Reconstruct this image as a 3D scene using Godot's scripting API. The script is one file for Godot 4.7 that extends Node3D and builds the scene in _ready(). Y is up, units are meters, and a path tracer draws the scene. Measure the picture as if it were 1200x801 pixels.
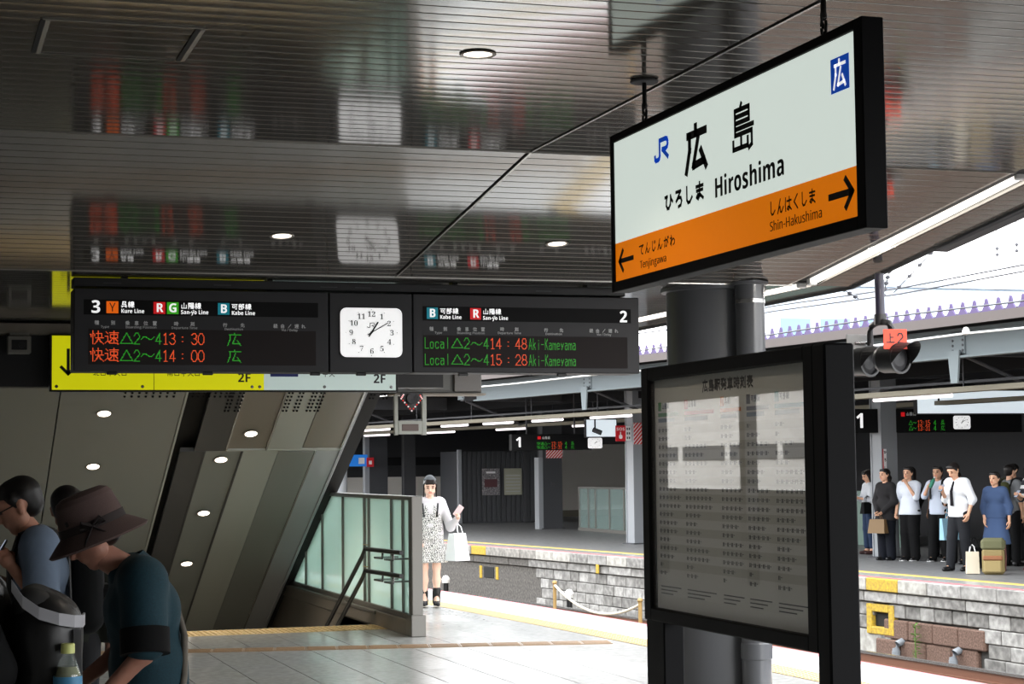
extends Node3D
# A railway platform under a glossy slatted ceiling: hanging departure board, station name sign, timetable, stairs going down, tracks and the platform opposite.
# The tracks run along -z; x grows towards the platform opposite.

var M := {}
var taken := {}
var rng := RandomNumberGenerator.new()
var fonts := {}
var meshes := {}

# ---------------------------------------------------------------- curves of the two platform edges
func near_edge(z: float) -> float:
	return 8.208 - 0.02378 * z - 0.0023426 * z * z
func far_edge(z: float) -> float:
	return 14.998 - 0.02378 * z - 0.0023426 * z * z
func far_turn(z: float) -> float:   # heading of the curve at z, as a turn about y
	return atan(-0.02378 - 0.0046852 * z)

# ---------------------------------------------------------------- nodes
func numbered(called: String) -> String:
	var n: int = taken.get(called, -1) + 1
	taken[called] = n
	return called if n == 0 else "%s_%03d" % [called, n]
func meta(o: Node, label: String, category := "", group := "", kind := "") -> Node:
	if label: o.set_meta("label", label)
	if category: o.set_meta("category", category)
	if group: o.set_meta("group", group)
	if kind: o.set_meta("kind", kind)
	return o
func thing(called: String, label: String, category: String, at := Vector3.ZERO, turn := Basis.IDENTITY, group := "") -> Node3D:
	var o := Node3D.new()
	o.name = numbered(called)
	add_child(o)
	o.transform = Transform3D(turn, at)
	meta(o, label, category, group)
	return o
func structure(called: String, label: String, category := "structure") -> Node3D:
	var o := Node3D.new()
	o.name = numbered(called)
	add_child(o)
	meta(o, label, category, "", "structure")
	return o
func obj(called: String, what: Variant, m: Material, parent: Node = self, xf := Transform3D.IDENTITY) -> MeshInstance3D:
	var o := MeshInstance3D.new()
	o.mesh = what.commit() if what is SurfaceTool else what
	o.material_override = m
	o.name = numbered(called) if parent == self else called
	parent.add_child(o, true)
	o.transform = xf
	return o
func mat(color: Color, rough := 0.6, metal := 0.0, spec := 0.5) -> StandardMaterial3D:
	var m := StandardMaterial3D.new()
	m.albedo_color = color
	m.roughness = rough
	m.metallic = metal
	m.metallic_specular = spec
	return m
func glow(color: Color, power: float, base := Color(0.8, 0.8, 0.8)) -> StandardMaterial3D:
	var m := mat(base, 0.5)
	m.emission_enabled = true
	m.emission = color
	m.emission_energy_multiplier = power
	return m
func speckled(dark: Color, light: Color, freq: float, rough := 0.7, scale := 1.0, seed_ := 1, octaves := 4) -> StandardMaterial3D:
	var n := FastNoiseLite.new()
	n.noise_type = FastNoiseLite.TYPE_SIMPLEX_SMOOTH
	n.seed = seed_
	n.frequency = freq
	n.fractal_octaves = octaves
	var t := NoiseTexture2D.new()
	t.width = 512; t.height = 512
	t.seamless = true
	t.noise = n
	var g := Gradient.new()
	g.set_color(0, dark); g.set_color(1, light)
	t.color_ramp = g
	var m := mat(Color.WHITE, rough)
	m.albedo_texture = t
	m.uv1_triplanar = true
	m.uv1_world_triplanar = true
	m.uv1_scale = Vector3.ONE * scale
	return m

# ---------------------------------------------------------------- shapes
func tool() -> SurfaceTool:
	var st := SurfaceTool.new()
	st.begin(Mesh.PRIMITIVE_TRIANGLES)
	return st
func tri(st: SurfaceTool, a: Vector3, b: Vector3, c: Vector3, n: Vector3) -> void:
	st.set_normal(n)
	if (b - a).cross(c - a).dot(n) > 0:
		st.add_vertex(a); st.add_vertex(c); st.add_vertex(b)
	else:
		st.add_vertex(a); st.add_vertex(b); st.add_vertex(c)
func quad(st: SurfaceTool, a: Vector3, b: Vector3, c: Vector3, d: Vector3, n: Vector3) -> void:
	tri(st, a, b, c, n); tri(st, a, c, d, n)
func flat(st: SurfaceTool, a: Vector3, b: Vector3, c: Vector3, d: Vector3, away: Vector3) -> void:   # normal from the points, pointing away from a middle
	var n := (b - a).cross(c - a)
	if n.length() < 1e-9: n = (c - a).cross(d - a)
	n = n.normalized()
	if n.dot((a + b + c + d) * 0.25 - away) < 0: n = -n
	quad(st, a, b, c, d, n)
func box(st: SurfaceTool, at: Vector3, size: Vector3, bevel := 0.0, turn := Basis.IDENTITY) -> void:
	var h := size * 0.5
	var b: float = minf(bevel, minf(h.x, minf(h.y, h.z)) * 0.9)
	for ax in 3:
		var u := (ax + 1) % 3
		var v := (ax + 2) % 3
		for s in [-1.0, 1.0]:
			var p := []
			for q in [[-1, -1], [1, -1], [1, 1], [-1, 1]]:
				var w := Vector3.ZERO
				w[ax] = s * h[ax]; w[u] = q[0] * (h[u] - b); w[v] = q[1] * (h[v] - b)
				p.append(at + turn * w)
			var n := Vector3.ZERO
			n[ax] = s
			quad(st, p[0], p[1], p[2], p[3], turn * n)
	if b > 0.0:
		for ax in 3:
			var u := (ax + 1) % 3
			var v := (ax + 2) % 3
			for su in [-1.0, 1.0]:
				for sv in [-1.0, 1.0]:
					var p := []
					for q in [[0, -1], [0, 1], [1, 1], [1, -1]]:
						var w := Vector3.ZERO
						w[ax] = q[1] * (h[ax] - b)
						w[u] = su * (h[u] if q[0] == 0 else h[u] - b)
						w[v] = sv * (h[v] - b if q[0] == 0 else h[v])
						p.append(at + turn * w)
					var n := Vector3.ZERO
					n[u] = su; n[v] = sv
					quad(st, p[0], p[1], p[2], p[3], turn * n.normalized())
		for sx in [-1.0, 1.0]:
			for sy in [-1.0, 1.0]:
				for sz in [-1.0, 1.0]:
					var s := Vector3(sx, sy, sz)
					tri(st, at + turn * (s * Vector3(h.x, h.y - b, h.z - b)), at + turn * (s * Vector3(h.x - b, h.y, h.z - b)), at + turn * (s * Vector3(h.x - b, h.y - b, h.z)), turn * s.normalized())
func box_of(size: Vector3, bevel := 0.0) -> ArrayMesh:
	var key := "box%s%.4f" % [size, bevel]
	if not meshes.has(key):
		var st := tool()
		box(st, Vector3.ZERO, size, bevel)
		meshes[key] = st.commit()
	return meshes[key]
func span(lo: Vector3, hi: Vector3, bevel := 0.0) -> SurfaceTool:
	var st := tool()
	box(st, (lo + hi) * 0.5, hi - lo, bevel)
	return st
func ring(n: Vector3) -> Array:
	var u := n.cross(Vector3.UP if absf(n.y) < 0.9 else Vector3.RIGHT).normalized()
	return [u, n.cross(u).normalized()]
func tube(st: SurfaceTool, pts: Array, r: float, sides := 8, r_end := -1.0, caps := true) -> void:
	if r_end < 0: r_end = r
	var last := []
	for i in pts.size():
		var d: Vector3 = ((pts[mini(i + 1, pts.size() - 1)] - pts[maxi(i - 1, 0)]) as Vector3).normalized()
		var uv := ring(d)
		var rr: float = lerpf(r, r_end, float(i) / maxi(1, pts.size() - 1))
		var now := []
		for k in sides:
			var a := TAU * k / sides
			var n: Vector3 = uv[0] * cos(a) + uv[1] * sin(a)
			now.append([pts[i] + n * rr, n])
		if i:
			for k in sides:
				var k2 := (k + 1) % sides
				var mid: Vector3 = (now[k][1] + now[k2][1])
				for t in [[last[k], last[k2], now[k2]], [last[k], now[k2], now[k]]]:
					var g: Vector3 = (t[1][0] - t[0][0]).cross(t[2][0] - t[0][0])
					var order := [0, 1, 2] if g.dot(mid) <= 0 else [0, 2, 1]
					for j in order:
						st.set_normal(t[j][1]); st.add_vertex(t[j][0])
		if caps and (i == 0 or i == pts.size() - 1):
			for k in sides:
				tri(st, pts[i], now[k][0], now[(k + 1) % sides][0], -d if i == 0 else d)
		last = now
func tube_of(pts: Array, r: float, sides := 8, r_end := -1.0) -> SurfaceTool:
	var st := tool()
	tube(st, pts, r, sides, r_end)
	return st
func lathe(st: SurfaceTool, prof: Array, at := Vector3.ZERO, turn := Basis.IDENTITY, sides := 20) -> void:   # profile points (radius, height), from bottom to top
	for i in prof.size() - 1:
		var a: Vector2 = prof[i]
		var b: Vector2 = prof[i + 1]
		var slope := Vector2(b.y - a.y, a.x - b.x).normalized()
		for k in sides:
			var t0 := TAU * k / sides
			var t1 := TAU * (k + 1) / sides
			var p := []
			var n := []
			for q in [[a, t0], [a, t1], [b, t1], [b, t0]]:
				var dir := Vector3(cos(q[1]), 0, sin(q[1]))
				p.append(at + turn * (dir * q[0].x + Vector3.UP * q[0].y))
				n.append(turn * (dir * slope.x + Vector3.UP * slope.y))
			for t in [[0, 1, 2], [0, 2, 3]]:
				var g: Vector3 = (p[t[1]] - p[t[0]]).cross(p[t[2]] - p[t[0]])
				var m: Vector3 = n[t[0]] + n[t[1]] + n[t[2]]
				for j in ([0, 1, 2] if g.dot(m) <= 0 else [0, 2, 1]):
					st.set_normal(n[t[j]]); st.add_vertex(p[t[j]])
func lathe_of(prof: Array, sides := 20) -> SurfaceTool:
	var st := tool()
	lathe(st, prof, Vector3.ZERO, Basis.IDENTITY, sides)
	return st
func prism(st: SurfaceTool, poly: PackedVector2Array, depth: float, at := Vector3.ZERO, turn := Basis.IDENTITY) -> void:   # a polygon in x y, extruded along z from 0 to depth
	var idx := Geometry2D.triangulate_polygon(poly)
	for i in range(0, idx.size(), 3):
		for e in [[depth, 1.0], [0.0, -1.0]]:
			var p := []
			for j in 3:
				var q := poly[idx[i + j]]
				p.append(at + turn * Vector3(q.x, q.y, e[0]))
			tri(st, p[0], p[1], p[2], turn * Vector3(0, 0, e[1]))
	var cw := Geometry2D.is_polygon_clockwise(poly)
	for i in poly.size():
		var a := poly[i]
		var b := poly[(i + 1) % poly.size()]
		var n := Vector2(b.y - a.y, a.x - b.x).normalized()
		if cw: n = -n
		quad(st, at + turn * Vector3(a.x, a.y, 0), at + turn * Vector3(b.x, b.y, 0), at + turn * Vector3(b.x, b.y, depth), at + turn * Vector3(a.x, a.y, depth), turn * Vector3(n.x, n.y, 0))
func prism_of(poly: PackedVector2Array, depth: float) -> SurfaceTool:
	var st := tool()
	prism(st, poly, depth)
	return st
func rounded(w: float, h: float, r: float, steps := 5) -> PackedVector2Array:
	var p := PackedVector2Array()
	for c in [[w / 2 - r, h / 2 - r, 0.0], [-w / 2 + r, h / 2 - r, 90.0], [-w / 2 + r, -h / 2 + r, 180.0], [w / 2 - r, -h / 2 + r, 270.0]]:
		for i in steps + 1:
			var a := deg_to_rad(c[2] + 90.0 * i / steps)
			p.append(Vector2(c[0] + r * cos(a), c[1] + r * sin(a)))
	return p
func ribbon(st: SurfaceTool, pts: Array, wide: Vector3, out: Array, thick := 0.003) -> void:   # a flat band along pts, as wide as 2 * wide, lifted along out[i]
	for i in pts.size() - 1:
		var a: Vector3 = pts[i]
		var b: Vector3 = pts[i + 1]
		var na: Vector3 = out[i] * thick
		var nb: Vector3 = out[i + 1] * thick
		var mid := (a + b) * 0.5
		flat(st, a - wide + na, b - wide + nb, b + wide + nb, a + wide + na, mid)
		flat(st, a - wide - na, b - wide - nb, b + wide - nb, a + wide - na, mid)
		flat(st, a + wide - na, b + wide - nb, b + wide + nb, a + wide + na, mid)
		flat(st, a - wide - na, b - wide - nb, b - wide + nb, a - wide + na, mid)
func curve_bar(off0: float, off1: float, y0: float, y1: float, za: float, zb: float, near := false, step := 1.0) -> SurfaceTool:   # a bar that follows the platform's curve
	var st := tool()
	var n := maxi(1, int(ceil(absf(zb - za) / step)))
	for i in n:
		var z0 := lerpf(za, zb, float(i) / n)
		var z1 := lerpf(za, zb, float(i + 1) / n)
		var e0 := near_edge(z0) if near else far_edge(z0)
		var e1 := near_edge(z1) if near else far_edge(z1)
		var p := [Vector3(e0 + off0, y0, z0), Vector3(e0 + off1, y0, z0), Vector3(e0 + off1, y1, z0), Vector3(e0 + off0, y1, z0)]
		var q := [Vector3(e1 + off0, y0, z1), Vector3(e1 + off1, y0, z1), Vector3(e1 + off1, y1, z1), Vector3(e1 + off0, y1, z1)]
		var mid: Vector3 = (p[0] + p[2] + q[0] + q[2]) * 0.25
		for k in 4:
			flat(st, p[k], p[(k + 1) % 4], q[(k + 1) % 4], q[k], mid)
		if i == 0: flat(st, p[0], p[1], p[2], p[3], mid)
		if i == n - 1: flat(st, q[0], q[1], q[2], q[3], mid)
	return st

# ---------------------------------------------------------------- lettering
const GLYPH := {
	"広": "50 2 50 16|14 18 94 18|22 18 22 50 6 96|60 30 38 87 86 82|72 58 94 95",
	"島": "48 1 42 12|22 12 22 62|22 12 78 12 78 38|22 25 78 25|22 38 78 38|22 50 94 50|22 62 88 62 88 90 76 96|46 70 46 90|14 74 14 90 72 90|72 74 72 90",
	"ひ": "8 22 34 20 24 44 22 66 34 84 52 84 68 66 72 40 72 20 80 40 94 54",
	"ろ": "20 14 72 14 22 62 50 46 74 50 82 68 72 88 46 94",
	"し": "26 8 26 74 38 90 58 88 82 66",
	"ま": "14 24 86 24|18 46 82 46|50 6 50 74 34 88 18 78 30 66 56 70 86 90",
	"て": "8 20 90 14 58 34 46 58 58 84 78 90",
	"ん": "50 6 12 92 32 58 46 54 52 86 68 90 94 58",
	"じ": "26 8 26 74 38 90 58 88 82 66|60 14 68 30|78 8 86 24",
	"が": "8 34 60 30 62 50 54 86 40 82|38 8 16 90|70 30 86 60|74 8 80 20|88 4 94 16",
	"わ": "26 6 26 94|6 30 34 28 6 78 36 48 66 36 86 54 82 76 60 90",
	"は": "16 10 10 50 16 92|34 32 94 30|68 8 68 76 54 90 38 80 48 68 70 70 94 90",
	"く": "70 6 24 48 72 94",
	"快": "20 4 20 98|6 26 8 44|30 22 36 38|44 24 84 24 84 50|38 50 96 50|62 4 62 50 54 74 36 96|64 54 76 78 96 94",
	"速": "10 10 22 22|4 40 22 40 22 72 6 88|22 76 40 92 96 94|36 16 94 16|42 30 42 52 88 52 88 30 42 30|64 4 64 86|62 52 36 78|66 52 92 76",
	"呉": "30 6 74 6 74 30 30 30 30 6|26 30 24 50 78 50 78 74|6 74 94 74|36 76 14 96|62 76 86 96",
	"線": "26 4 10 28 22 34|36 20 10 50 38 46|24 48 24 96|12 62 8 82|36 62 40 78|68 2 62 12|52 12 88 12 88 44 52 44 52 12|52 28 88 28|70 44 70 94 62 90|46 58 62 58 48 84|94 50 76 62|72 58 96 88",
	"山": "50 6 50 88|14 38 14 88 86 88|86 38 86 88",
	"陽": "12 6 12 96|12 8 34 8 22 34 34 52 22 64|48 6 86 6 86 38 48 38 48 6|48 22 86 22|40 50 96 50|54 50 40 74|48 64 92 64 84 94 72 90|66 66 46 92|80 66 62 94",
	"可": "6 14 94 14|22 34 56 34 56 66 22 66 22 34|80 14 80 92 64 88",
	"部": "30 4 30 16|8 18 54 18|18 24 24 42|44 24 38 42|6 44 56 44|14 56 48 56 48 92 14 92 14 56|64 8 64 96|64 10 90 10 76 40 92 60 78 74",
	"種": "36 4 10 14|6 28 42 28|24 10 24 96|24 34 6 66|26 38 42 58|88 6 50 14|44 26 98 26|54 38 92 38 92 64 54 64 54 38|54 51 92 51|73 10 73 92|50 78 96 78|42 93 98 93",
	"別": "12 8 50 8 50 34 12 34 12 8|8 50 52 50 46 94 34 90|30 36 28 60 8 94|66 16 66 70|88 6 88 94 74 90",
	"乗": "76 4 20 14|10 28 92 28|4 46 96 46|12 64 90 64|34 20 34 64|68 20 68 64|50 12 50 98|48 64 10 94|52 64 92 94",
	"車": "14 14 88 14|22 28 80 28 80 66 22 66 22 28|22 47 80 47|6 82 94 82|50 2 50 98",
	"位": "30 4 6 46|20 30 20 96|64 6 64 22|40 26 94 26|50 38 56 74|84 38 74 88|36 90 98 90",
	"置": "12 4 90 4 90 24 12 24 12 4|38 4 38 24|64 4 64 24|14 36 92 36|50 26 50 48|34 48 78 48 78 84 34 84 34 48|34 60 78 60|34 72 78 72|16 44 16 94 94 94",
	"時": "8 14 34 14 34 78 8 78 8 14|8 46 34 46|46 18 92 18|68 4 68 36|40 36 98 36|42 56 98 56|80 38 80 94 66 90|52 66 62 80",
	"刻": "32 4 32 16|6 18 58 18|34 18 14 42 38 42|54 34 8 76|44 56 6 96|40 70 58 90|68 16 68 70|88 6 88 94 74 90",
	"行": "32 4 8 30|36 28 6 60|22 46 22 96|46 16 92 16|40 42 98 42|76 42 76 92 62 88",
	"先": "28 8 16 34|24 24 84 24|50 4 50 48|6 50 94 50|38 50 34 76 10 94|60 50 60 86 68 92 92 90 94 76",
	"経": "26 4 10 28 22 34|36 20 10 50 38 46|24 48 24 96|12 62 8 82|36 62 40 78|50 10 88 10 74 30 48 44|54 16 72 34 96 44|50 60 92 60|70 46 70 88|44 90 98 90",
	"由": "16 28 84 28 84 92 16 92 16 28|16 60 84 60|50 6 50 92",
	"遅": "10 10 22 22|4 40 22 40 22 72 6 88|22 76 40 92 96 94|40 8 92 8 92 26 40 26|40 8 40 50 32 80|50 36 92 36|46 52 94 52|70 28 70 84|48 66 92 66",
	"れ": "26 6 26 94|6 30 34 28 6 78 36 46 60 34 68 44 64 80 74 90 94 78",
	"駅": "10 8 10 60|10 8 48 8|10 24 44 24|10 40 44 40|28 8 28 56|10 58 48 58 46 90 36 88|6 70 6 86|18 70 18 84|30 70 30 82|58 10 92 10 92 40 58 40|58 10 56 60 48 94|76 40 84 70 98 92",
	"発": "14 8 44 8 34 26 6 50|16 22 28 34|58 4 66 20 96 46|86 10 74 24|26 46 76 46|16 62 88 62|40 46 38 70 14 94|62 46 62 86 70 92 90 90 92 78",
	"表": "14 12 88 12|20 28 82 28|6 44 96 44|50 4 50 44|46 46 6 76|30 62 30 94 50 82|90 52 64 66|50 48 70 80 96 94",
	"上": "46 6 46 90|46 42 82 42|6 90 94 90",
	"口": "16 16 84 16 84 88 16 88 16 16",
	"中": "14 26 86 26 86 62 14 62 14 26|50 4 50 98",
	"央": "22 20 80 20 80 52|22 20 22 52|6 52 94 52|50 4 50 52 38 76 10 94|54 56 68 78 94 94",
	"北": "36 8 36 92|8 36 36 36|6 84 36 74|64 8 64 86 72 92 94 88|64 44 90 30",
	"南": "14 16 86 16|50 4 50 30|16 94 16 30 86 30 86 90 76 94|36 36 42 48|64 36 58 48|30 52 70 52|28 68 72 68|50 52 50 92",
	"／": "84 8 16 92",
	"△": "50 8 6 88 94 88 50 8",
	"～": "6 58 18 42 32 40 66 60 80 58 94 42",
	"0": "30 6 12 26 12 76 30 94 70 94 88 76 88 26 70 6 30 6",
	"1": "26 22 54 6 54 94|26 94 82 94",
	"2": "12 26 30 6 70 6 88 26 88 42 12 94 88 94",
	"3": "12 18 34 6 70 6 88 24 70 46 40 46|70 46 88 64 88 80 70 94 30 94 12 80",
	"4": "70 94 70 6 10 70 92 70",
	"5": "84 6 18 6 14 46 66 42 88 60 88 78 66 94 30 94 12 80",
	"8": "34 6 14 22 14 36 34 48 68 48 86 36 86 22 68 6 34 6|34 48 12 64 12 80 32 94 70 94 88 80 88 64 68 48",
	":": "44 32 56 32|44 72 56 72",
	"L": "16 6 16 94 88 94",
	"o": "30 40 14 56 14 78 30 94 70 94 86 78 86 56 70 40 30 40",
	"c": "84 50 68 40 32 40 14 56 14 78 32 94 68 94 84 84",
	"a": "22 40 66 40 82 54 82 94|82 62 30 62 14 76 28 94 62 94 82 80",
	"l": "50 6 50 94",
	"A": "10 94 50 6 90 94|26 64 74 64",
	"k": "16 6 16 94|80 40 16 70|38 60 84 94",
	"i": "50 40 50 94|50 14 50 22",
	"-": "20 56 80 56",
	"K": "14 6 14 94|86 6 14 56|34 44 88 94",
	"m": "10 94 10 40|10 48 34 40 50 54 50 94|50 52 70 40 90 52 90 94",
	"e": "16 66 86 66 86 54 68 40 32 40 14 56 14 80 34 94 82 88",
	"y": "14 40 50 78|86 40 50 80 26 100",
}
func lines_of(ch: String) -> Array:
	var out := []
	if not GLYPH.has(ch): return out
	for s in GLYPH[ch].split("|"):
		var v: PackedStringArray = s.split(" ")
		var line := PackedVector2Array()
		for i in range(0, v.size() - 1, 2):
			line.append(Vector2(float(v[i]), float(v[i + 1])) / 100.0)
		out.append(line)
	return out
func brush(st: SurfaceTool, line: PackedVector2Array, thick: float, z := 0.0) -> void:   # a stroke of a brush or pen, laid in the plane z
	for i in line.size() - 1:
		var a := line[i]
		var b := line[i + 1]
		var d := (b - a).normalized()
		var n := Vector2(-d.y, d.x) * thick * 0.5
		var e := d * thick * 0.42
		var p := [a - e + n, b + e + n, b + e - n, a - e - n]
		quad(st, Vector3(p[0].x, p[0].y, z), Vector3(p[1].x, p[1].y, z), Vector3(p[2].x, p[2].y, z), Vector3(p[3].x, p[3].y, z), Vector3(0, 0, 1))
func glyph(st: SurfaceTool, ch: String, x: float, top: float, w: float, h: float, thick: float, z := 0.0) -> void:
	for line in lines_of(ch):
		var l := PackedVector2Array()
		for p in line: l.append(Vector2(x + p.x * w, top - p.y * h))
		brush(st, l, thick, z)
func written(called: String, text: String, x: float, top: float, size: Vector2, advance: float, thick: float, m: Material, parent: Node, z := 0.002) -> void:
	for i in text.length():
		var st := tool()
		glyph(st, text[i], x + advance * i, top, size.x, size.y, thick, z)
		obj(called, st, m, parent)
func led(st: SurfaceTool, ch: String, x: float, top: float, w: float, h: float, nx: int, ny: int, z := 0.004) -> void:   # a character made of lamps on a grid
	var on := {}
	for line in lines_of(ch):
		for i in line.size() - 1:
			var n := int(ceil(line[i].distance_to(line[i + 1]) * ny * 1.5)) + 1
			for k in n + 1:
				var p: Vector2 = line[i].lerp(line[i + 1], float(k) / n)
				on[Vector2i(clampi(int(p.x * nx), 0, nx - 1), clampi(int(p.y * ny), 0, ny - 1))] = true
	var s := Vector2(w / nx, h / ny)
	for c in on:
		var p := Vector2(x + (c.x + 0.5) * s.x, top - (c.y + 0.5) * s.y)
		var r := s * 0.44
		quad(st, Vector3(p.x - r.x, p.y - r.y, z), Vector3(p.x + r.x, p.y - r.y, z), Vector3(p.x + r.x, p.y + r.y, z), Vector3(p.x - r.x, p.y + r.y, z), Vector3(0, 0, 1))
func font(bold := false, serif := false) -> SystemFont:
	var key := "%s%s" % [bold, serif]
	if not fonts.has(key):
		var f := SystemFont.new()
		f.font_names = PackedStringArray(["Droid Serif" if serif else "Droid Sans"])
		f.font_weight = 700 if bold else 400
		fonts[key] = f
	return fonts[key]
func print_text(called: String, text: String, at: Vector3, em: float, m: Material, parent: Node, width := 0.0, bold := false, serif := false, centred := false, turn := Basis.IDENTITY) -> MeshInstance3D:   # `at` is the left (or middle) of the line, half way up
	var t := TextMesh.new()
	t.text = text
	t.font = font(bold, serif)
	t.font_size = 64
	t.pixel_size = em / 64.0
	t.depth = 0.001
	t.curve_step = 2.0
	t.horizontal_alignment = HORIZONTAL_ALIGNMENT_CENTER if centred else HORIZONTAL_ALIGNMENT_LEFT
	t.vertical_alignment = VERTICAL_ALIGNMENT_CENTER
	var s := 1.0
	if width > 0.0:
		s = width / maxf(0.001, t.get_aabb().size.x)
	return obj(called, t, m, parent, Transform3D(turn * Basis.from_scale(Vector3(s, 1, 1)), at))

# ---------------------------------------------------------------- bodies: tapered capsules joined smoothly, meshed as surface nets
func skin_over(bones: Array, cell: float, k: float, cut := -9.0) -> ArrayMesh:   # cut ends the shape flat at that height
	var lo := Vector3.ONE * 1e9
	var hi := -lo
	for b in bones:
		var r: float = maxf(b[2], b[3]) + cell * 2.0
		for p in [b[0], b[1]]:
			lo = lo.min(p - Vector3.ONE * r); hi = hi.max(p + Vector3.ONE * r)
	var nx := int((hi.x - lo.x) / cell) + 2
	var ny := int((hi.y - lo.y) / cell) + 2
	var nz := int((hi.z - lo.z) / cell) + 2
	var f := PackedFloat32Array()
	f.resize(nx * ny * nz)
	f.fill(9.0)
	for b in bones:
		var a: Vector3 = b[0]
		var ab: Vector3 = b[1] - a
		var l2 := maxf(ab.length_squared(), 1e-9)
		var ra: float = b[2]
		var rb: float = b[3]
		var m := maxf(ra, rb) + k + cell * 1.5
		var p0: Vector3 = (a.min(b[1]) - Vector3.ONE * m - lo) / cell
		var p1: Vector3 = (a.max(b[1]) + Vector3.ONE * m - lo) / cell
		for z in range(maxi(0, int(p0.z)), mini(nz, int(p1.z) + 2)):
			for y in range(maxi(0, int(p0.y)), mini(ny, int(p1.y) + 2)):
				var row := (z * ny + y) * nx
				for x in range(maxi(0, int(p0.x)), mini(nx, int(p1.x) + 2)):
					var q := lo + Vector3(x, y, z) * cell - a
					var t := clampf(q.dot(ab) / l2, 0.0, 1.0)
					var d := (q - ab * t).length() - lerpf(ra, rb, t)
					var o := f[row + x]
					if o > 8.0:
						f[row + x] = d
					else:
						var h := maxf(k - absf(d - o), 0.0)
						f[row + x] = minf(d, o) - h * h / (k * 4.0)
	if cut > -8.0:
		for z in nz:
			for y in mini(ny, int((cut - lo.y) / cell) + 3):
				var under := cut - (lo.y + y * cell)
				var row := (z * ny + y) * nx
				for x in nx: f[row + x] = maxf(f[row + x], under)
	var id := PackedInt32Array()
	id.resize(f.size())
	id.fill(-1)
	var vs := PackedVector3Array()
	var reach := cell * 1.8
	var step := [0, 1, nx, nx + 1, nx * ny, nx * ny + 1, nx * ny + nx, nx * ny + nx + 1]
	var corner := []
	for c in 8: corner.append(Vector3(c & 1, (c >> 1) & 1, (c >> 2) & 1))
	const EDGE := [[0, 1], [2, 3], [4, 5], [6, 7], [0, 2], [1, 3], [4, 6], [5, 7], [0, 4], [1, 5], [2, 6], [3, 7]]
	for z in nz - 1:
		for y in ny - 1:
			var row := (z * ny + y) * nx
			for x in nx - 1:
				var i := row + x
				if absf(f[i]) > reach: continue
				var mask := 0
				for c in 8:
					if f[i + step[c]] < 0.0: mask |= 1 << c
				if mask == 0 or mask == 255: continue
				var sum := Vector3.ZERO
				var n := 0
				for e in EDGE:
					var a: float = f[i + step[e[0]]]
					var b: float = f[i + step[e[1]]]
					if (a < 0.0) != (b < 0.0):
						sum += corner[e[0]].lerp(corner[e[1]], a / (a - b)); n += 1
				id[i] = vs.size()
				vs.append(lo + (Vector3(x, y, z) + sum / n) * cell)
	var ix := PackedInt32Array()
	var ns := PackedVector3Array()
	ns.resize(vs.size())
	var dirs := [[1, nx, nx * ny], [nx, nx * ny, 1], [nx * ny, 1, nx]]
	for z in range(1, nz - 1):
		for y in range(1, ny - 1):
			var row := (z * ny + y) * nx
			for x in range(1, nx - 1):
				var i := row + x
				if id[i] < 0: continue
				var ins: bool = f[i] < 0.0
				for d in dirs:
					if ins == (f[i + d[0]] < 0.0): continue
					var q := [id[i], id[i - d[1]], id[i - d[1] - d[2]], id[i - d[2]]]
					if q.min() < 0: continue
					if ins: q.reverse()
					var n := -(vs[q[1]] - vs[q[0]]).cross(vs[q[2]] - vs[q[0]])
					for v in q: ns[v] += n
					ix.append_array(PackedInt32Array([q[0], q[1], q[2], q[0], q[2], q[3]]))
	var sense := 0.0
	var centre := (lo + hi) * 0.5
	for i in vs.size(): sense += (vs[i] - centre).dot(ns[i])
	for i in ns.size(): ns[i] = (ns[i] if sense > 0 else -ns[i]).normalized()
	if sense < 0: ix.reverse()
	var cs := PackedColorArray()
	cs.resize(vs.size())
	cs.fill(Color.WHITE)
	var arr := []
	arr.resize(Mesh.ARRAY_MAX)
	arr[Mesh.ARRAY_VERTEX] = vs
	arr[Mesh.ARRAY_NORMAL] = ns
	arr[Mesh.ARRAY_COLOR] = cs
	arr[Mesh.ARRAY_INDEX] = ix
	var out := ArrayMesh.new()
	out.add_surface_from_arrays(Mesh.PRIMITIVE_TRIANGLES, arr)
	return out
func V(x: float, y: float, z: float) -> Vector3:
	return Vector3(x, y, z)
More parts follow.
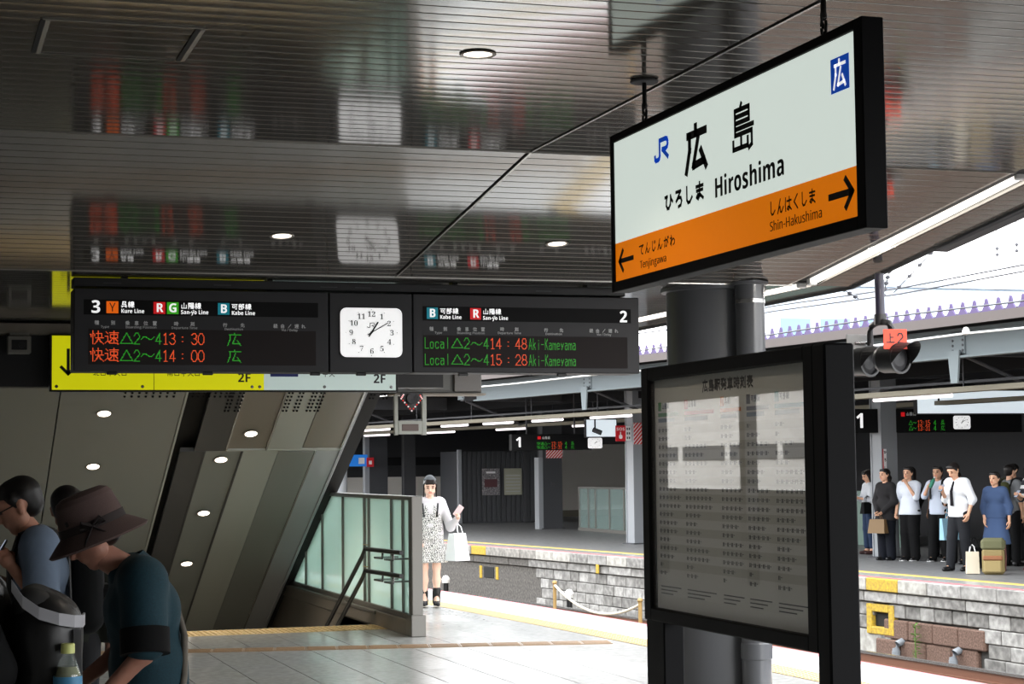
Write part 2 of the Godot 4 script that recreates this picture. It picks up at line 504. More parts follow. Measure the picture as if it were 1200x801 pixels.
func head_mesh() -> ArrayMesh:   # a head with eyes, brows, nose, lips and ears, looking along +z, 0.23 m high, its middle at the origin
	if meshes.has("head"): return meshes["head"]
	var b := [
		[V(0, 0.03, -0.025), V(0, 0.03, 0.005), 0.083, 0.082], [V(0, -0.01, 0.03), V(0, -0.03, 0.035), 0.062, 0.057],
		[V(-0.03, -0.05, 0.02), V(0, -0.085, 0.052), 0.042, 0.026], [V(0.03, -0.05, 0.02), V(0, -0.085, 0.052), 0.042, 0.026],
		[V(-0.03, 0.036, 0.06), V(0.03, 0.036, 0.06), 0.03, 0.03], [V(0, 0.012, 0.088), V(0, -0.022, 0.107), 0.010, 0.014],
		[V(-0.016, -0.052, 0.078), V(0.016, -0.052, 0.078), 0.013, 0.013],
		[V(-0.082, 0.012, -0.005), V(-0.078, -0.022, 0.0), 0.016, 0.011], [V(0.082, 0.012, -0.005), V(0.078, -0.022, 0.0), 0.016, 0.011],
	]
	var m := skin_over(b, 0.0065, 0.018)
	var a := m.surface_get_arrays(0)
	var vs: PackedVector3Array = a[Mesh.ARRAY_VERTEX]
	var cs: PackedColorArray = a[Mesh.ARRAY_COLOR]
	for i in vs.size():
		var v := vs[i]
		if v.z > 0.05:
			var ax := absf(v.x)
			if Vector2((ax - 0.034) / 0.017, (v.y - 0.012) / 0.0085).length() < 1.0: cs[i] = Color(0.10, 0.07, 0.06)
			elif ax > 0.016 and ax < 0.054 and absf(v.y - 0.037) < 0.0065: cs[i] = Color(0.14, 0.09, 0.07)
			elif Vector2(v.x / 0.026, (v.y + 0.052) / 0.009).length() < 1.0: cs[i] = Color(0.86, 0.45, 0.42)
	a[Mesh.ARRAY_COLOR] = cs
	var out := ArrayMesh.new()
	out.add_surface_from_arrays(Mesh.PRIMITIVE_TRIANGLES, a)
	meshes["head"] = out
	return out
func hand_mesh(grip: bool, right := false) -> ArrayMesh:   # a hand that reaches along -y from the wrist, palm towards +z, thumb on the +x side
	var key := "hand%s%s" % [grip, right]
	if meshes.has(key): return meshes[key]
	var b := [[V(0, 0.005, 0), V(0, -0.03, 0), 0.024, 0.028], [V(-0.024, -0.07, 0), V(-0.016, -0.02, 0), 0.0135, 0.015], [V(0.024, -0.07, 0), V(0.016, -0.02, 0), 0.0135, 0.015], [V(0, -0.075, 0), V(0, -0.03, 0), 0.0145, 0.017]]
	var curl := 1.15 if grip else 0.42
	for i in 4:
		var x: float = [-0.032, -0.011, 0.011, 0.031][i]
		var seg: float = [0.026, 0.032, 0.034, 0.031][i]
		var p := V(x * 0.86, -0.078 + absf(x) * 0.12, 0.0)
		var ang := 0.15
		var r := 0.0088
		for j in 3:
			ang += curl * (0.55 if j == 0 else 0.8)
			var q := p + V(x * 0.06, -cos(ang) * seg, sin(ang) * seg)
			b.append([p, q, r, r * 0.92])
			p = q; r *= 0.93; seg *= 0.8
	b.append([V(0.02, -0.02, 0.006), V(0.045, -0.048, 0.022), 0.014, 0.011])
	b.append([V(0.045, -0.048, 0.022), V(0.046 if not grip else 0.036, -0.082, 0.034 if not grip else 0.042), 0.0105, 0.0085])
	if right:
		for q in b:
			q[0] *= V(-1, 1, 1); q[1] *= V(-1, 1, 1)
	meshes[key] = skin_over(b, 0.0045, 0.006)
	return meshes[key]
func hair_mesh(style: String) -> ArrayMesh:
	var key := "hair" + style
	if meshes.has(key): return meshes[key]
	var b := [[V(0, 0.046, -0.032), V(0, 0.05, -0.005), 0.085, 0.081], [V(0, 0.0, -0.045), V(0, 0.04, -0.042), 0.070, 0.080], [V(-0.045, 0.092, 0.05), V(0.05, 0.09, 0.048), 0.026, 0.026], [V(-0.08, 0.045, 0.02), V(-0.078, 0.0, 0.0), 0.018, 0.013], [V(0.08, 0.045, 0.02), V(0.078, 0.0, 0.0), 0.018, 0.013]]
	if style == "bangs" or style == "long":
		b.append([V(-0.05, 0.07, 0.07), V(0.05, 0.07, 0.07), 0.02, 0.02])
	if style == "long":
		b += [[V(0, 0.0, -0.06), V(0, -0.24, -0.085), 0.078, 0.055], [V(-0.08, 0.02, 0.0), V(-0.085, -0.18, 0.005), 0.026, 0.018], [V(0.08, 0.02, 0.0), V(0.085, -0.18, 0.005), 0.026, 0.018]]
	if style == "tied":
		b += [[V(0, -0.02, -0.09), V(0.0, -0.05, -0.12), 0.05, 0.045], [V(0.0, -0.05, -0.12), V(0.05, -0.2, -0.06), 0.04, 0.026]]
	if style == "bangs":
		b += [[V(0, -0.02, -0.07), V(0, -0.1, -0.07), 0.07, 0.045], [V(-0.082, 0.03, 0.02), V(-0.088, -0.13, 0.03), 0.015, 0.009], [V(0.082, 0.03, 0.02), V(0.088, -0.13, 0.03), 0.015, 0.009]]
	meshes[key] = skin_over(b, 0.011, 0.02)
	return meshes[key]
func put(st: SurfaceTool, m: Mesh, xf: Transform3D) -> void:
	st.append_from(m, 0, xf)
func cloth(color: Color, rough := 0.85) -> StandardMaterial3D:
	var m := mat(color, rough, 0.0, 0.3)
	m.rim_enabled = true
	m.rim = 0.15
	m.rim_tint = 0.6
	return m
func skin_mat(color: Color) -> StandardMaterial3D:
	var m := mat(color, 0.5, 0.0, 0.4)
	m.vertex_color_use_as_albedo = true
	m.subsurf_scatter_enabled = true
	m.subsurf_scatter_strength = 0.05
	return m
# A standing person whose forward is +z, with parts body, hair, top, lower garment and two shoes.  The returned dictionary gives where the hands and the head came to lie.
func person(label: String, at: Vector3, turn_deg: float, s: Dictionary) -> Dictionary:
	var g: String = s.get("group", "")
	var t := thing("person", label, "person", at, Basis(Vector3.UP, deg_to_rad(turn_deg)), g)
	var k: float = s.get("h", 1.68) / 1.70
	var cell: float = s.get("cell", 0.02)
	var woman: bool = s.get("woman", false)
	var wide: float = 0.155 if woman else 0.178
	var lean: float = s.get("lean", 0.0)           # how far the shoulders come forward
	var drop: float = s.get("drop", 0.0)           # how far they sink
	var hipv := V(0, 0.92, s.get("hipz", 0.0))
	var chest := V(0, 1.27 - drop * 0.7, lean * 0.7)
	var sh := V(0, 1.385 - drop, lean)
	var neck := V(0, 1.45 - drop, lean + 0.01 + s.get("headz", 0.0) * 0.5)
	var headp := V(0, 1.585 - drop - s.get("headdrop", 0.0), lean + 0.025 + s.get("headz", 0.0))
	var feet: Array = s.get("feet", [V(-0.09, 0, 0.02), V(0.09, 0, -0.02)])
	var el: Array = s.get("elbows", [V(-0.235, 1.10, -0.03), V(0.235, 1.10, -0.03)])
	var wr: Array = s.get("wrists", [V(-0.225, 0.86, 0.06), V(0.225, 0.86, 0.06)])
	var scale := Transform3D(Basis.from_scale(Vector3.ONE * k), Vector3.ZERO)
	var torso := [[V(-0.06, 0.93, hipv.z), V(0.06, 0.93, hipv.z), 0.10, 0.10], [V(-0.045, 1.07, hipv.z * 0.6 + lean * 0.3), V(0.045, 1.07, hipv.z * 0.6 + lean * 0.3), 0.098, 0.098], [chest + V(-0.07, 0, 0), chest + V(0.07, 0, 0), 0.104, 0.104], [sh + V(-wide + 0.03, 0, 0), sh + V(wide - 0.03, 0, 0), 0.06, 0.06], [hipv + V(0, 0.1, 0), chest, 0.1, 0.1]]
	var body := torso.duplicate()
	body.append([sh + V(0, 0.01, 0), headp + V(0, -0.06, -0.01), 0.056, 0.05])
	var sleeves := []
	var legs := []
	var sleeve: float = s.get("sleeve", 0.9)       # 1 ends at the elbow, 2 at the wrist
	for i in 2:
		var sg := -1.0 if i == 0 else 1.0
		var a := sh + V(sg * wide, -0.015, 0)
		body.append([a, el[i], 0.048, 0.038])
		body.append([el[i], wr[i], 0.038, 0.026])
		var ease: float = s.get("ease", 0.02)
		if sleeve > 0.0:
			sleeves.append([a, a.lerp(el[i], minf(1.0, sleeve)), 0.05 + ease, 0.044 + ease * 1.2])
		if sleeve > 1.0:
			sleeves.append([el[i], (el[i] as Vector3).lerp(wr[i], sleeve - 1.0), 0.042 + ease, 0.030 + ease])
		var hip := hipv + V(sg * 0.085, -0.03, 0)
		var fo: Vector3 = feet[i] + V(0, 0.09, 0)
		var knee := hip.lerp(fo, 0.5) + V(0, 0.03, s.get("knee", 0.015))
		body.append([hip, knee, 0.082, 0.055])
		body.append([knee, knee.lerp(fo, 0.4), 0.05, 0.052])
		body.append([knee.lerp(fo, 0.4), fo, 0.052, 0.034])
		body.append([fo, feet[i] + V(0, 0.045, 0.1), 0.034, 0.026])
		legs.append([hip, knee, fo])
	var st := tool()
	put(st, skin_over(body, cell, 0.03), scale)
	var hb := Basis(Vector3.RIGHT, deg_to_rad(s.get("nod", 0.0))) * Basis(Vector3.UP, deg_to_rad(s.get("look", 0.0)))
	var hx := scale * Transform3D(hb, headp)
	put(st, head_mesh(), hx)
	var hands := []
	for i in 2:
		var d: Vector3 = ((wr[i] - el[i]) as Vector3).normalized()
		var palm: Vector3 = s.get("palm%d" % i, V(0.0 if absf(d.y) < 0.7 else (1.0 if i == 0 else -1.0), 1.0 if absf(d.y) < 0.7 else 0.0, 0.0))
		var y := -d
		var z := (palm - y * palm.dot(y)).normalized()
		var x := y.cross(z)
		var hxf := scale * Transform3D(Basis(x, y, z), wr[i])
		put(st, hand_mesh(s.get("grip", false), i == 0), hxf)
		hands.append(hxf * V(0, -0.09, 0.03))
	obj("body", st, skin_mat(s.get("skin", Color(0.80, 0.62, 0.51))), t)
	if s.has("hair"):
		obj("hair", hair_mesh(s.hair), mat(s.get("hair_color", Color(0.10, 0.085, 0.08)), 0.45, 0.0, 0.4), t, hx)
	# the top
	var ease2: float = s.get("ease", 0.02)
	var top := []
	for b in torso.slice(1):
		top.append([b[0], b[1], b[2] + ease2, b[3] + ease2])
	top += sleeves
	var hem: float = s.get("hem", 0.88)
	var flare: float = s.get("flare", 0.0)
	for dx in [-0.055, 0.055]:
		top.append([V(dx, 1.05, hipv.z * 0.6 + lean * 0.2), V(dx * (1.0 + flare * 4.0), hem, hipv.z), 0.104 + ease2, maxf(0.104 + ease2, s.get("loose", 0.02) + 0.108) + flare])
	obj(s.get("top_name", "shirt"), skin_over(top, cell, 0.03, hem), s.get("top", cloth(Color(0.85, 0.85, 0.86))), t, scale)
	# what covers the legs
	if s.get("lower", "trousers") == "trousers":
		var tr := [[V(-0.055, 0.94, hipv.z), V(0.055, 0.94, hipv.z), 0.116, 0.116]]
		var loose: float = s.get("loose", 0.02)
		for l in legs:
			tr.append([l[0], l[1], 0.088 + loose, 0.062 + loose])
			tr.append([l[1], l[2] + V(0, s.get("cuff", -0.02), 0), 0.062 + loose, 0.05 + loose])
		obj("trousers", skin_over(tr, cell, 0.025), s.get("bottom", cloth(Color(0.10, 0.10, 0.11))), t, scale)
	elif s.lower == "skirt":
		var sk := []
		for dx in [-0.05, 0.05]:
			sk.append([V(dx, 0.98, hipv.z), V(dx * 1.7, s.get("skirt_hem", 0.6), hipv.z + 0.01), 0.11, s.get("skirt_wide", 0.15)])
		obj("skirt", skin_over(sk, cell, 0.03, s.get("skirt_hem", 0.6)), s.get("bottom", cloth(Color(0.2, 0.2, 0.2))), t, scale)
	for i in 2:
		var f: Vector3 = feet[i]
		var sb := [[f + V(0, 0.045, -0.05), f + V(0, 0.038, 0.06), 0.042, 0.042], [f + V(0, 0.038, 0.06), f + V((-0.01 if i == 0 else 0.01), 0.032, 0.15), 0.042, 0.032]]
		if s.get("boot", 0.0) > 0.0: sb.append([f + V(0, 0.07, -0.03), f + V(0, s.boot, -0.012), 0.054, 0.056])
		var shoe := obj("shoe", skin_over(sb, cell * 0.6, 0.02), s.get("shoes", mat(Color(0.08, 0.08, 0.085), 0.4)), t, scale)
		if s.has("sole"):
			obj("sole", span(f + V(-0.042, 0.0, -0.09), f + V(0.042, 0.018, 0.175), 0.01), s.sole, shoe)
	return {"node": t, "hands": hands, "head": hx, "scale": scale, "shoulders": [scale * (sh + V(-wide, 0, 0)), scale * (sh + V(wide, 0, 0))], "chest": scale * chest}
func phone(label: String, who: Dictionary, hand: int, tilt := -40.0) -> void:
	var n: Node3D = who.node
	var t := thing("phone", label, "phone", n.transform * who.hands[hand], n.transform.basis * Basis(Vector3.RIGHT, deg_to_rad(tilt)))
	obj("case", box_of(Vector3(0.072, 0.145, 0.009), 0.004), M.black, t)
	obj("screen", box_of(Vector3(0.064, 0.135, 0.002), 0.0005), M.phone_screen, t, Transform3D(Basis.IDENTITY, V(0, 0, 0.0052)))
func straps(who: Dictionary, m: Material, width := 0.02) -> void:   # the two shoulder straps of a pack
	for i in 2:
		var p: Vector3 = who.shoulders[i] * V(0.6, 1, 1)
		var st := tool()
		tube(st, [p + V(0, -0.26, -0.14), p + V(0, -0.05, -0.13), p + V(0, 0.06, -0.07), p + V(0, 0.082, 0.0), p + V(0, 0.05, 0.08), p + V(0, -0.1, 0.125), p + V(0, -0.26, 0.125)], width, 6)
		obj("shoulder_strap", st, m, who.node)
func worn_pack(label: String, who: Dictionary, m: Material, size := V(0.3, 0.44, 0.17)) -> Node3D:   # a backpack worn on the back
	var n: Node3D = who.node
	var c: Vector3 = who.chest
	var t := thing("backpack", label, "backpack", n.transform * (c + V(0, -0.28, -0.12 - size.z * 0.5)), n.transform.basis)
	var b := []
	for dx in [-1.0, 1.0]:
		b.append([V(dx * (size.x * 0.5 - 0.07), 0.07, 0), V(dx * (size.x * 0.5 - 0.08), size.y - 0.08, 0), size.z * 0.5, size.z * 0.45])
	obj("bag_body", skin_over(b, 0.018, 0.08), m, t)
	obj("front_pocket", span(V(-size.x * 0.36, 0.03, -size.z * 0.5 - 0.035), V(size.x * 0.36, size.y * 0.48, -size.z * 0.5 + 0.03), 0.02), m, t)
	var st := tool()
	tube(st, [V(-0.04, size.y, 0.05), V(-0.03, size.y + 0.05, 0.05), V(0.03, size.y + 0.05, 0.05), V(0.04, size.y, 0.05)], 0.007, 6)
	obj("grab_handle", st, m, t)
	return t
func hand_bag(called: String, label: String, category: String, at: Vector3, turn: float, w: float, h: float, d: float, drop: float, m: Material, hm: Material, taper := 0.85) -> Node3D:   # hangs below the point `at`
	var t := thing(called, label, category, at, Basis(Vector3.UP, turn))
	var st := tool()
	var y1 := -drop
	var y0 := -drop - h
	var lo := [V(-w / 2, y0, -d / 2), V(w / 2, y0, -d / 2), V(w / 2, y0, d / 2), V(-w / 2, y0, d / 2)]
	var hi := [V(-w / 2 * taper, y1, -d / 2 * 0.5), V(w / 2 * taper, y1, -d / 2 * 0.5), V(w / 2 * taper, y1, d / 2 * 0.5), V(-w / 2 * taper, y1, d / 2 * 0.5)]
	var mid := V(0, (y0 + y1) / 2, 0)
	for k in 4: flat(st, lo[k], lo[(k + 1) % 4], hi[(k + 1) % 4], hi[k], mid)
	flat(st, lo[0], lo[1], lo[2], lo[3], mid)
	flat(st, hi[0], hi[1], hi[2], hi[3], mid)
	obj("bag_body", st, m, t)
	for s in [-1.0, 1.0]:
		obj("handle", tube_of([V(-w * 0.22, y1, s * d * 0.22), V(-w * 0.14, y1 + drop * 0.7, s * d * 0.15), V(0, y1 + drop, s * 0.01), V(w * 0.14, y1 + drop * 0.7, s * d * 0.15), V(w * 0.22, y1, s * d * 0.22)], 0.007, 6), hm, t)
	return t
func materials() -> void:
	M.black = mat(Color(0.045, 0.045, 0.05), 0.4)
	M.frame = mat(Color(0.045, 0.045, 0.055), 0.55, 0.0, 0.25)
	M.charcoal = mat(Color(0.11, 0.11, 0.12), 0.5)
	M.housing = mat(Color(0.115, 0.115, 0.13), 0.55)
	M.strip_black = mat(Color(0.05, 0.05, 0.055), 0.65, 0.0, 0.3)
	M.led_panel = mat(Color(0.15, 0.13, 0.13), 0.65, 0.0, 0.3)
	M.white = mat(Color(0.9, 0.9, 0.9), 0.4)
	M.print_white = mat(Color(0.95, 0.95, 0.95), 0.5)
	M.lit_white = glow(Color(1, 1, 1), 0.75)
	M.glow_print_grey = glow(Color(0.8, 0.8, 0.8), 0.14, Color(0.62, 0.62, 0.62))  # printed lettering with a faint glow added to lift it
	M.ink = mat(Color(0.05, 0.05, 0.06), 0.5)
	M.blue_ink = glow(Color(0.05, 0.29, 0.72), 0.5, Color(0.02, 0.22, 0.62))
	M.ceiling = mat(Color(0.43, 0.415, 0.395), 0.09, 0.45, 0.71)
	M.ceiling_flat = mat(Color(0.42, 0.41, 0.39), 0.08, 0.4, 0.71)
	M.dark_gap = mat(Color(0.06, 0.06, 0.06), 0.8)
	M.trim = mat(Color(0.72, 0.71, 0.69), 0.25, 0.6)
	M.roof = mat(Color(0.35, 0.35, 0.35), 0.8)
	M.wall = mat(Color(0.42, 0.42, 0.41), 0.6)
	M.phone_screen = glow(Color(0.85, 0.9, 1.0), 0.5, Color(0.1, 0.1, 0.1))
	M.lamp = glow(Color(1.0, 0.95, 0.88), 4.0)
	M.tube = glow(Color(1.0, 0.97, 0.93), 2.6)
	M.far_tube = glow(Color(1.0, 0.96, 0.97), 2.2)
	M.lamp_ring = mat(Color(0.55, 0.53, 0.5), 0.35, 0.5)
	M.sign_white = glow(Color(0.95, 1.0, 0.965), 0.62, Color(0.82, 0.85, 0.82))
	M.sign_orange = glow(Color(1.0, 0.53, 0.03), 0.5, Color(0.82, 0.42, 0.03))
	M.led_red = glow(Color(1.0, 0.36, 0.16), 0.9, Color(0.2, 0.05, 0.02))
	M.led_green = glow(Color(0.22, 0.85, 0.2), 0.5, Color(0.05, 0.2, 0.05))
	M.clock_face = glow(Color(1, 1, 1), 0.62, Color(0.9, 0.9, 0.9))
	M.line_orange = glow(Color(1.0, 0.42, 0.0), 0.5, Color(0.8, 0.4, 0.02))
	M.line_red = glow(Color(0.9, 0.06, 0.1), 0.45, Color(0.6, 0.05, 0.08))
	M.line_green = glow(Color(0.22, 0.75, 0.08), 0.45, Color(0.2, 0.5, 0.08))
	M.line_teal = glow(Color(0.02, 0.55, 0.62), 0.45, Color(0.02, 0.35, 0.4))
	M.yellow_sign = glow(Color(0.93, 0.93, 0.02), 0.5, Color(0.75, 0.72, 0.03))
	M.pale_sign = glow(Color(0.88, 0.97, 0.95), 0.36, Color(0.7, 0.74, 0.72))
	M.far_sign = glow(Color(0.92, 0.97, 1.0), 0.7, Color(0.8, 0.83, 0.85))
	M.column = mat(Color(0.34, 0.345, 0.36), 0.42)
	M.pipe = mat(Color(0.34, 0.345, 0.36), 0.22)
	M.steel = mat(Color(0.7, 0.7, 0.7), 0.25, 0.9)
	M.tile_a = speckled(Color(0.59, 0.59, 0.575), Color(0.70, 0.70, 0.685), 0.02, 0.2, 0.9, 3)
	M.tile_b = speckled(Color(0.57, 0.57, 0.555), Color(0.68, 0.68, 0.665), 0.03, 0.24, 0.8, 4)
	M.tile_c = speckled(Color(0.61, 0.61, 0.60), Color(0.72, 0.72, 0.71), 0.025, 0.18, 0.7, 5)
	M.joint = mat(Color(0.33, 0.33, 0.32), 0.8)
	M.tactile = speckled(Color(0.68, 0.58, 0.37), Color(0.80, 0.70, 0.50), 0.05, 0.6, 1.5, 6)
	M.brown_strip = speckled(Color(0.50, 0.40, 0.29), Color(0.61, 0.50, 0.38), 0.05, 0.5, 1.5, 8)
	M.edge_slab = speckled(Color(0.80, 0.80, 0.80), Color(0.90, 0.90, 0.90), 0.03, 0.5, 0.8, 9)
	M.red_line = speckled(Color(0.72, 0.36, 0.38), Color(0.82, 0.50, 0.52), 0.06, 0.6, 1.2, 10)
	M.soffit = mat(Color(0.50, 0.51, 0.49), 0.4)
	M.soffit_light = mat(Color(0.64, 0.65, 0.62), 0.4)
	M.soffit_warm = mat(Color(0.49, 0.46, 0.42), 0.4)
	M.soffit_dark = mat(Color(0.25, 0.25, 0.25), 0.45)
	M.fascia = mat(Color(0.62, 0.63, 0.64), 0.35)
	M.stair_wall = mat(Color(0.45, 0.43, 0.40), 0.4)
	M.rail_metal = mat(Color(0.48, 0.47, 0.45), 0.35, 0.3)
	M.handrail = mat(Color(0.09, 0.09, 0.09), 0.35)
	M.frosted = mat(Color(0.87, 0.93, 0.91, 0.8), 0.3)
	M.frosted.transparency = BaseMaterial3D.TRANSPARENCY_ALPHA
	M.frosted.backlight_enabled = true
	M.frosted.backlight = Color(0.62, 0.72, 0.68)
	M.far_glass = mat(Color(0.60, 0.70, 0.68, 0.35), 0.05)
	M.far_glass.transparency = BaseMaterial3D.TRANSPARENCY_ALPHA
	M.glass = mat(Color(0.85, 0.92, 0.9, 0.12), 0.03)
	M.glass.transparency = BaseMaterial3D.TRANSPARENCY_ALPHA
	M.cover_glass = mat(Color(1, 1, 1, 0.04), 0.01, 0.0, 0.5)
	M.cover_glass.transparency = BaseMaterial3D.TRANSPARENCY_ALPHA
	M.asphalt = speckled(Color(0.40, 0.40, 0.40), Color(0.52, 0.52, 0.52), 0.02, 0.5, 0.5, 11)
	M.ballast = speckled(Color(0.23, 0.19, 0.16), Color(0.42, 0.37, 0.32), 0.09, 0.9, 1.5, 12)
	M.rail = speckled(Color(0.36, 0.22, 0.15), Color(0.50, 0.33, 0.24), 0.08, 0.6, 2.0, 13)
	for i in 4:
		var d: float = [0.50, 0.42, 0.56, 0.46][i]
		M["stone%d" % i] = speckled(Color(d - 0.10, d - 0.11, d - 0.12), Color(d + 0.17, d + 0.16, d + 0.14), 0.009, 0.85, 0.9 + 0.2 * i, 20 + i)
	M.coping = speckled(Color(0.50, 0.485, 0.46), Color(0.74, 0.73, 0.70), 0.01, 0.85, 1.0, 25)
	M.brown_stone = speckled(Color(0.30, 0.22, 0.18), Color(0.50, 0.40, 0.35), 0.035, 0.9, 1.4, 26)
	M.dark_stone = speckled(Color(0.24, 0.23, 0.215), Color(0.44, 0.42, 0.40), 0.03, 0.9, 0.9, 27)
	M.dark_coping = speckled(Color(0.40, 0.39, 0.37), Color(0.66, 0.64, 0.61), 0.012, 0.85, 1.0, 33)
	M.mortar = mat(Color(0.26, 0.25, 0.24), 0.95)
	M.yellow_paint = speckled(Color(0.56, 0.46, 0.20), Color(0.82, 0.68, 0.16), 0.02, 0.7, 1.5, 31)
	M.yellow_line = speckled(Color(0.78, 0.66, 0.32), Color(0.88, 0.77, 0.45), 0.05, 0.6, 1.0, 28)
	M.girder = mat(Color(0.43, 0.46, 0.47), 0.7, 0.0, 0.3)
	M.dark_steel = mat(Color(0.13, 0.13, 0.135), 0.8, 0.0, 0.2)
	M.mid_steel = mat(Color(0.30, 0.30, 0.31), 0.7, 0.0, 0.3)
	M.far_wall = mat(Color(0.30, 0.30, 0.31), 0.7, 0.0, 0.3)
	M.far_wall_light = mat(Color(0.84, 0.82, 0.79), 0.6)
	M.far_column = mat(Color(0.56, 0.57, 0.585), 0.6)
	M.far_column_dark = mat(Color(0.22, 0.225, 0.24), 0.5)
	M.purple = mat(Color(0.24, 0.16, 0.36), 0.5)  # lens colour fringing against the bright sky, put into the rib colour
	M.trough = mat(Color(0.48, 0.46, 0.41), 0.8, 0.0, 0.2)
	M.red_sign = glow(Color(0.75, 0.05, 0.1), 0.25, Color(0.62, 0.08, 0.12))
	M.signal_red = mat(Color(0.83, 0.22, 0.10), 0.45)
	M.wire = mat(Color(0.30, 0.30, 0.32), 0.4, 0.5)
	M.insulator = mat(Color(0.85, 0.84, 0.82), 0.3)
	M.rope = mat(Color(0.82, 0.78, 0.70), 0.8)
	M.post_yellow = mat(Color(0.62, 0.50, 0.30), 0.6)
	M.building = mat(Color(0.80, 0.85, 0.90), 0.7)
	M.building_window = mat(Color(0.45, 0.55, 0.65), 0.2)
	M.grey_pvc = mat(Color(0.5, 0.52, 0.54), 0.4)
	M.leaf = mat(Color(0.32, 0.46, 0.16), 0.6)
	M.leaf.backlight_enabled = true
	M.leaf.backlight = Color(0.2, 0.3, 0.08)
	M.paper = mat(Color(0.88, 0.88, 0.85), 0.7)
	M.paper_band = mat(Color(0.79, 0.785, 0.74), 0.7)
	M.paper_ink = mat(Color(0.16, 0.16, 0.16), 0.7)

func spot(at: Vector3, energy: float, angle := 62.0, color := Color(1.0, 0.94, 0.86)) -> void:
	var l := SpotLight3D.new()
	l.name = "downlight_beam"
	l.light_color = color
	l.light_energy = energy
	l.spot_angle = angle
	l.spot_range = 30.0
	l.spot_angle_attenuation = 0.6
	l.light_size = 0.06
	l.shadow_enabled = true
	add_child(l, true)
	l.transform = Transform3D(Basis(Vector3.RIGHT, -PI / 2), at)
func strip_light(at: Vector3, length: float, energy: float, turn := 0.0, wide := 0.06) -> void:   # a fluorescent tube's light, shining down
	var l := AreaLight3D.new()
	l.name = "tube_glow"
	l.light_color = Color(1.0, 0.97, 0.93)
	l.light_energy = energy
	l.area_size = Vector2(wide, length)
	l.area_range = 40.0
	l.shadow_enabled = true
	add_child(l, true)
	l.transform = Transform3D(Basis(Vector3.UP, turn) * Basis(Vector3.RIGHT, -PI / 2), at)
func downlight(label: String, at: Vector3, normal: Vector3, r: float, energy: float, group := "") -> void:
	var y := -normal
	var uv := ring(y)
	var t := thing("downlight", label, "ceiling light", at, Basis(uv[0], y, uv[0].cross(y)), group)
	var st := tool()
	lathe(st, [Vector2(r * 1.28, -0.004), Vector2(r * 1.2, -0.008), Vector2(r, -0.006), Vector2(r * 0.98, 0.012)], Vector3.ZERO, Basis.IDENTITY, 28)
	obj("trim_ring", st, M.lamp_ring, t)
	st = tool()
	lathe(st, [Vector2(0.0, -0.005), Vector2(r * 0.6, -0.0045), Vector2(r * 0.985, -0.003)], Vector3.ZERO, Basis.IDENTITY, 28)
	obj("lens", st, M.lamp, t)
	if energy > 0.0: spot(at + normal * 0.03, energy)

const FOLD := -9.85
const SLOPE := 0.128
const END1 := -12.93
const CEIL := 3.5
const LOW := 3.106
func slat_mesh(length: float, width: float, bulge: float) -> ArrayMesh:   # a long metal strip along x whose lips turn up into the groove; its face is down
	var key := "slat%.3f%.4f%.5f" % [length, width, bulge]
	if meshes.has(key): return meshes[key]
	var st := tool()
	var h := width * 0.5
	var prof := [Vector2(-h + 0.001, 0.012), Vector2(-h, 0.003), Vector2(-h + 0.004, 0.0), Vector2(-h * 0.5, -bulge * 0.75), Vector2(0, -bulge), Vector2(h * 0.5, -bulge * 0.75), Vector2(h - 0.004, 0.0), Vector2(h, 0.003), Vector2(h - 0.001, 0.012)]
	var ns := []
	for i in prof.size():
		var d: Vector2 = prof[mini(i + 1, prof.size() - 1)] - prof[maxi(i - 1, 0)]
		if i == 2: d = prof[3] - prof[2]
		if i == 6: d = prof[6] - prof[5]
		ns.append(Vector3(0, -absf(d.x) if absf(d.x) > 1e-6 else 0.0, 0) + Vector3(0, 0, d.y * signf(d.x) if absf(d.x) > 1e-6 else d.y))
	for i in prof.size() - 1:
		var a: Vector2 = prof[i]
		var b: Vector2 = prof[i + 1]
		var p := [V(-length / 2, a.y, a.x), V(length / 2, a.y, a.x), V(length / 2, b.y, b.x), V(-length / 2, b.y, b.x)]
		var n := [ns[i].normalized(), ns[i].normalized(), ns[i + 1].normalized(), ns[i + 1].normalized()]
		for t in [[0, 1, 2], [0, 2, 3]]:
			var g: Vector3 = (p[t[1]] - p[t[0]]).cross(p[t[2]] - p[t[0]])
			for j in ([0, 1, 2] if g.dot(n[t[0]] + n[t[2]]) <= 0 else [0, 2, 1]):
				st.set_normal(n[t[j]]); st.add_vertex(p[t[j]])
	quad(st, V(-length / 2, 0.012, -h), V(length / 2, 0.012, -h), V(length / 2, 0.012, h), V(-length / 2, 0.012, h), Vector3.UP)
	meshes[key] = st.commit()
	return meshes[key]

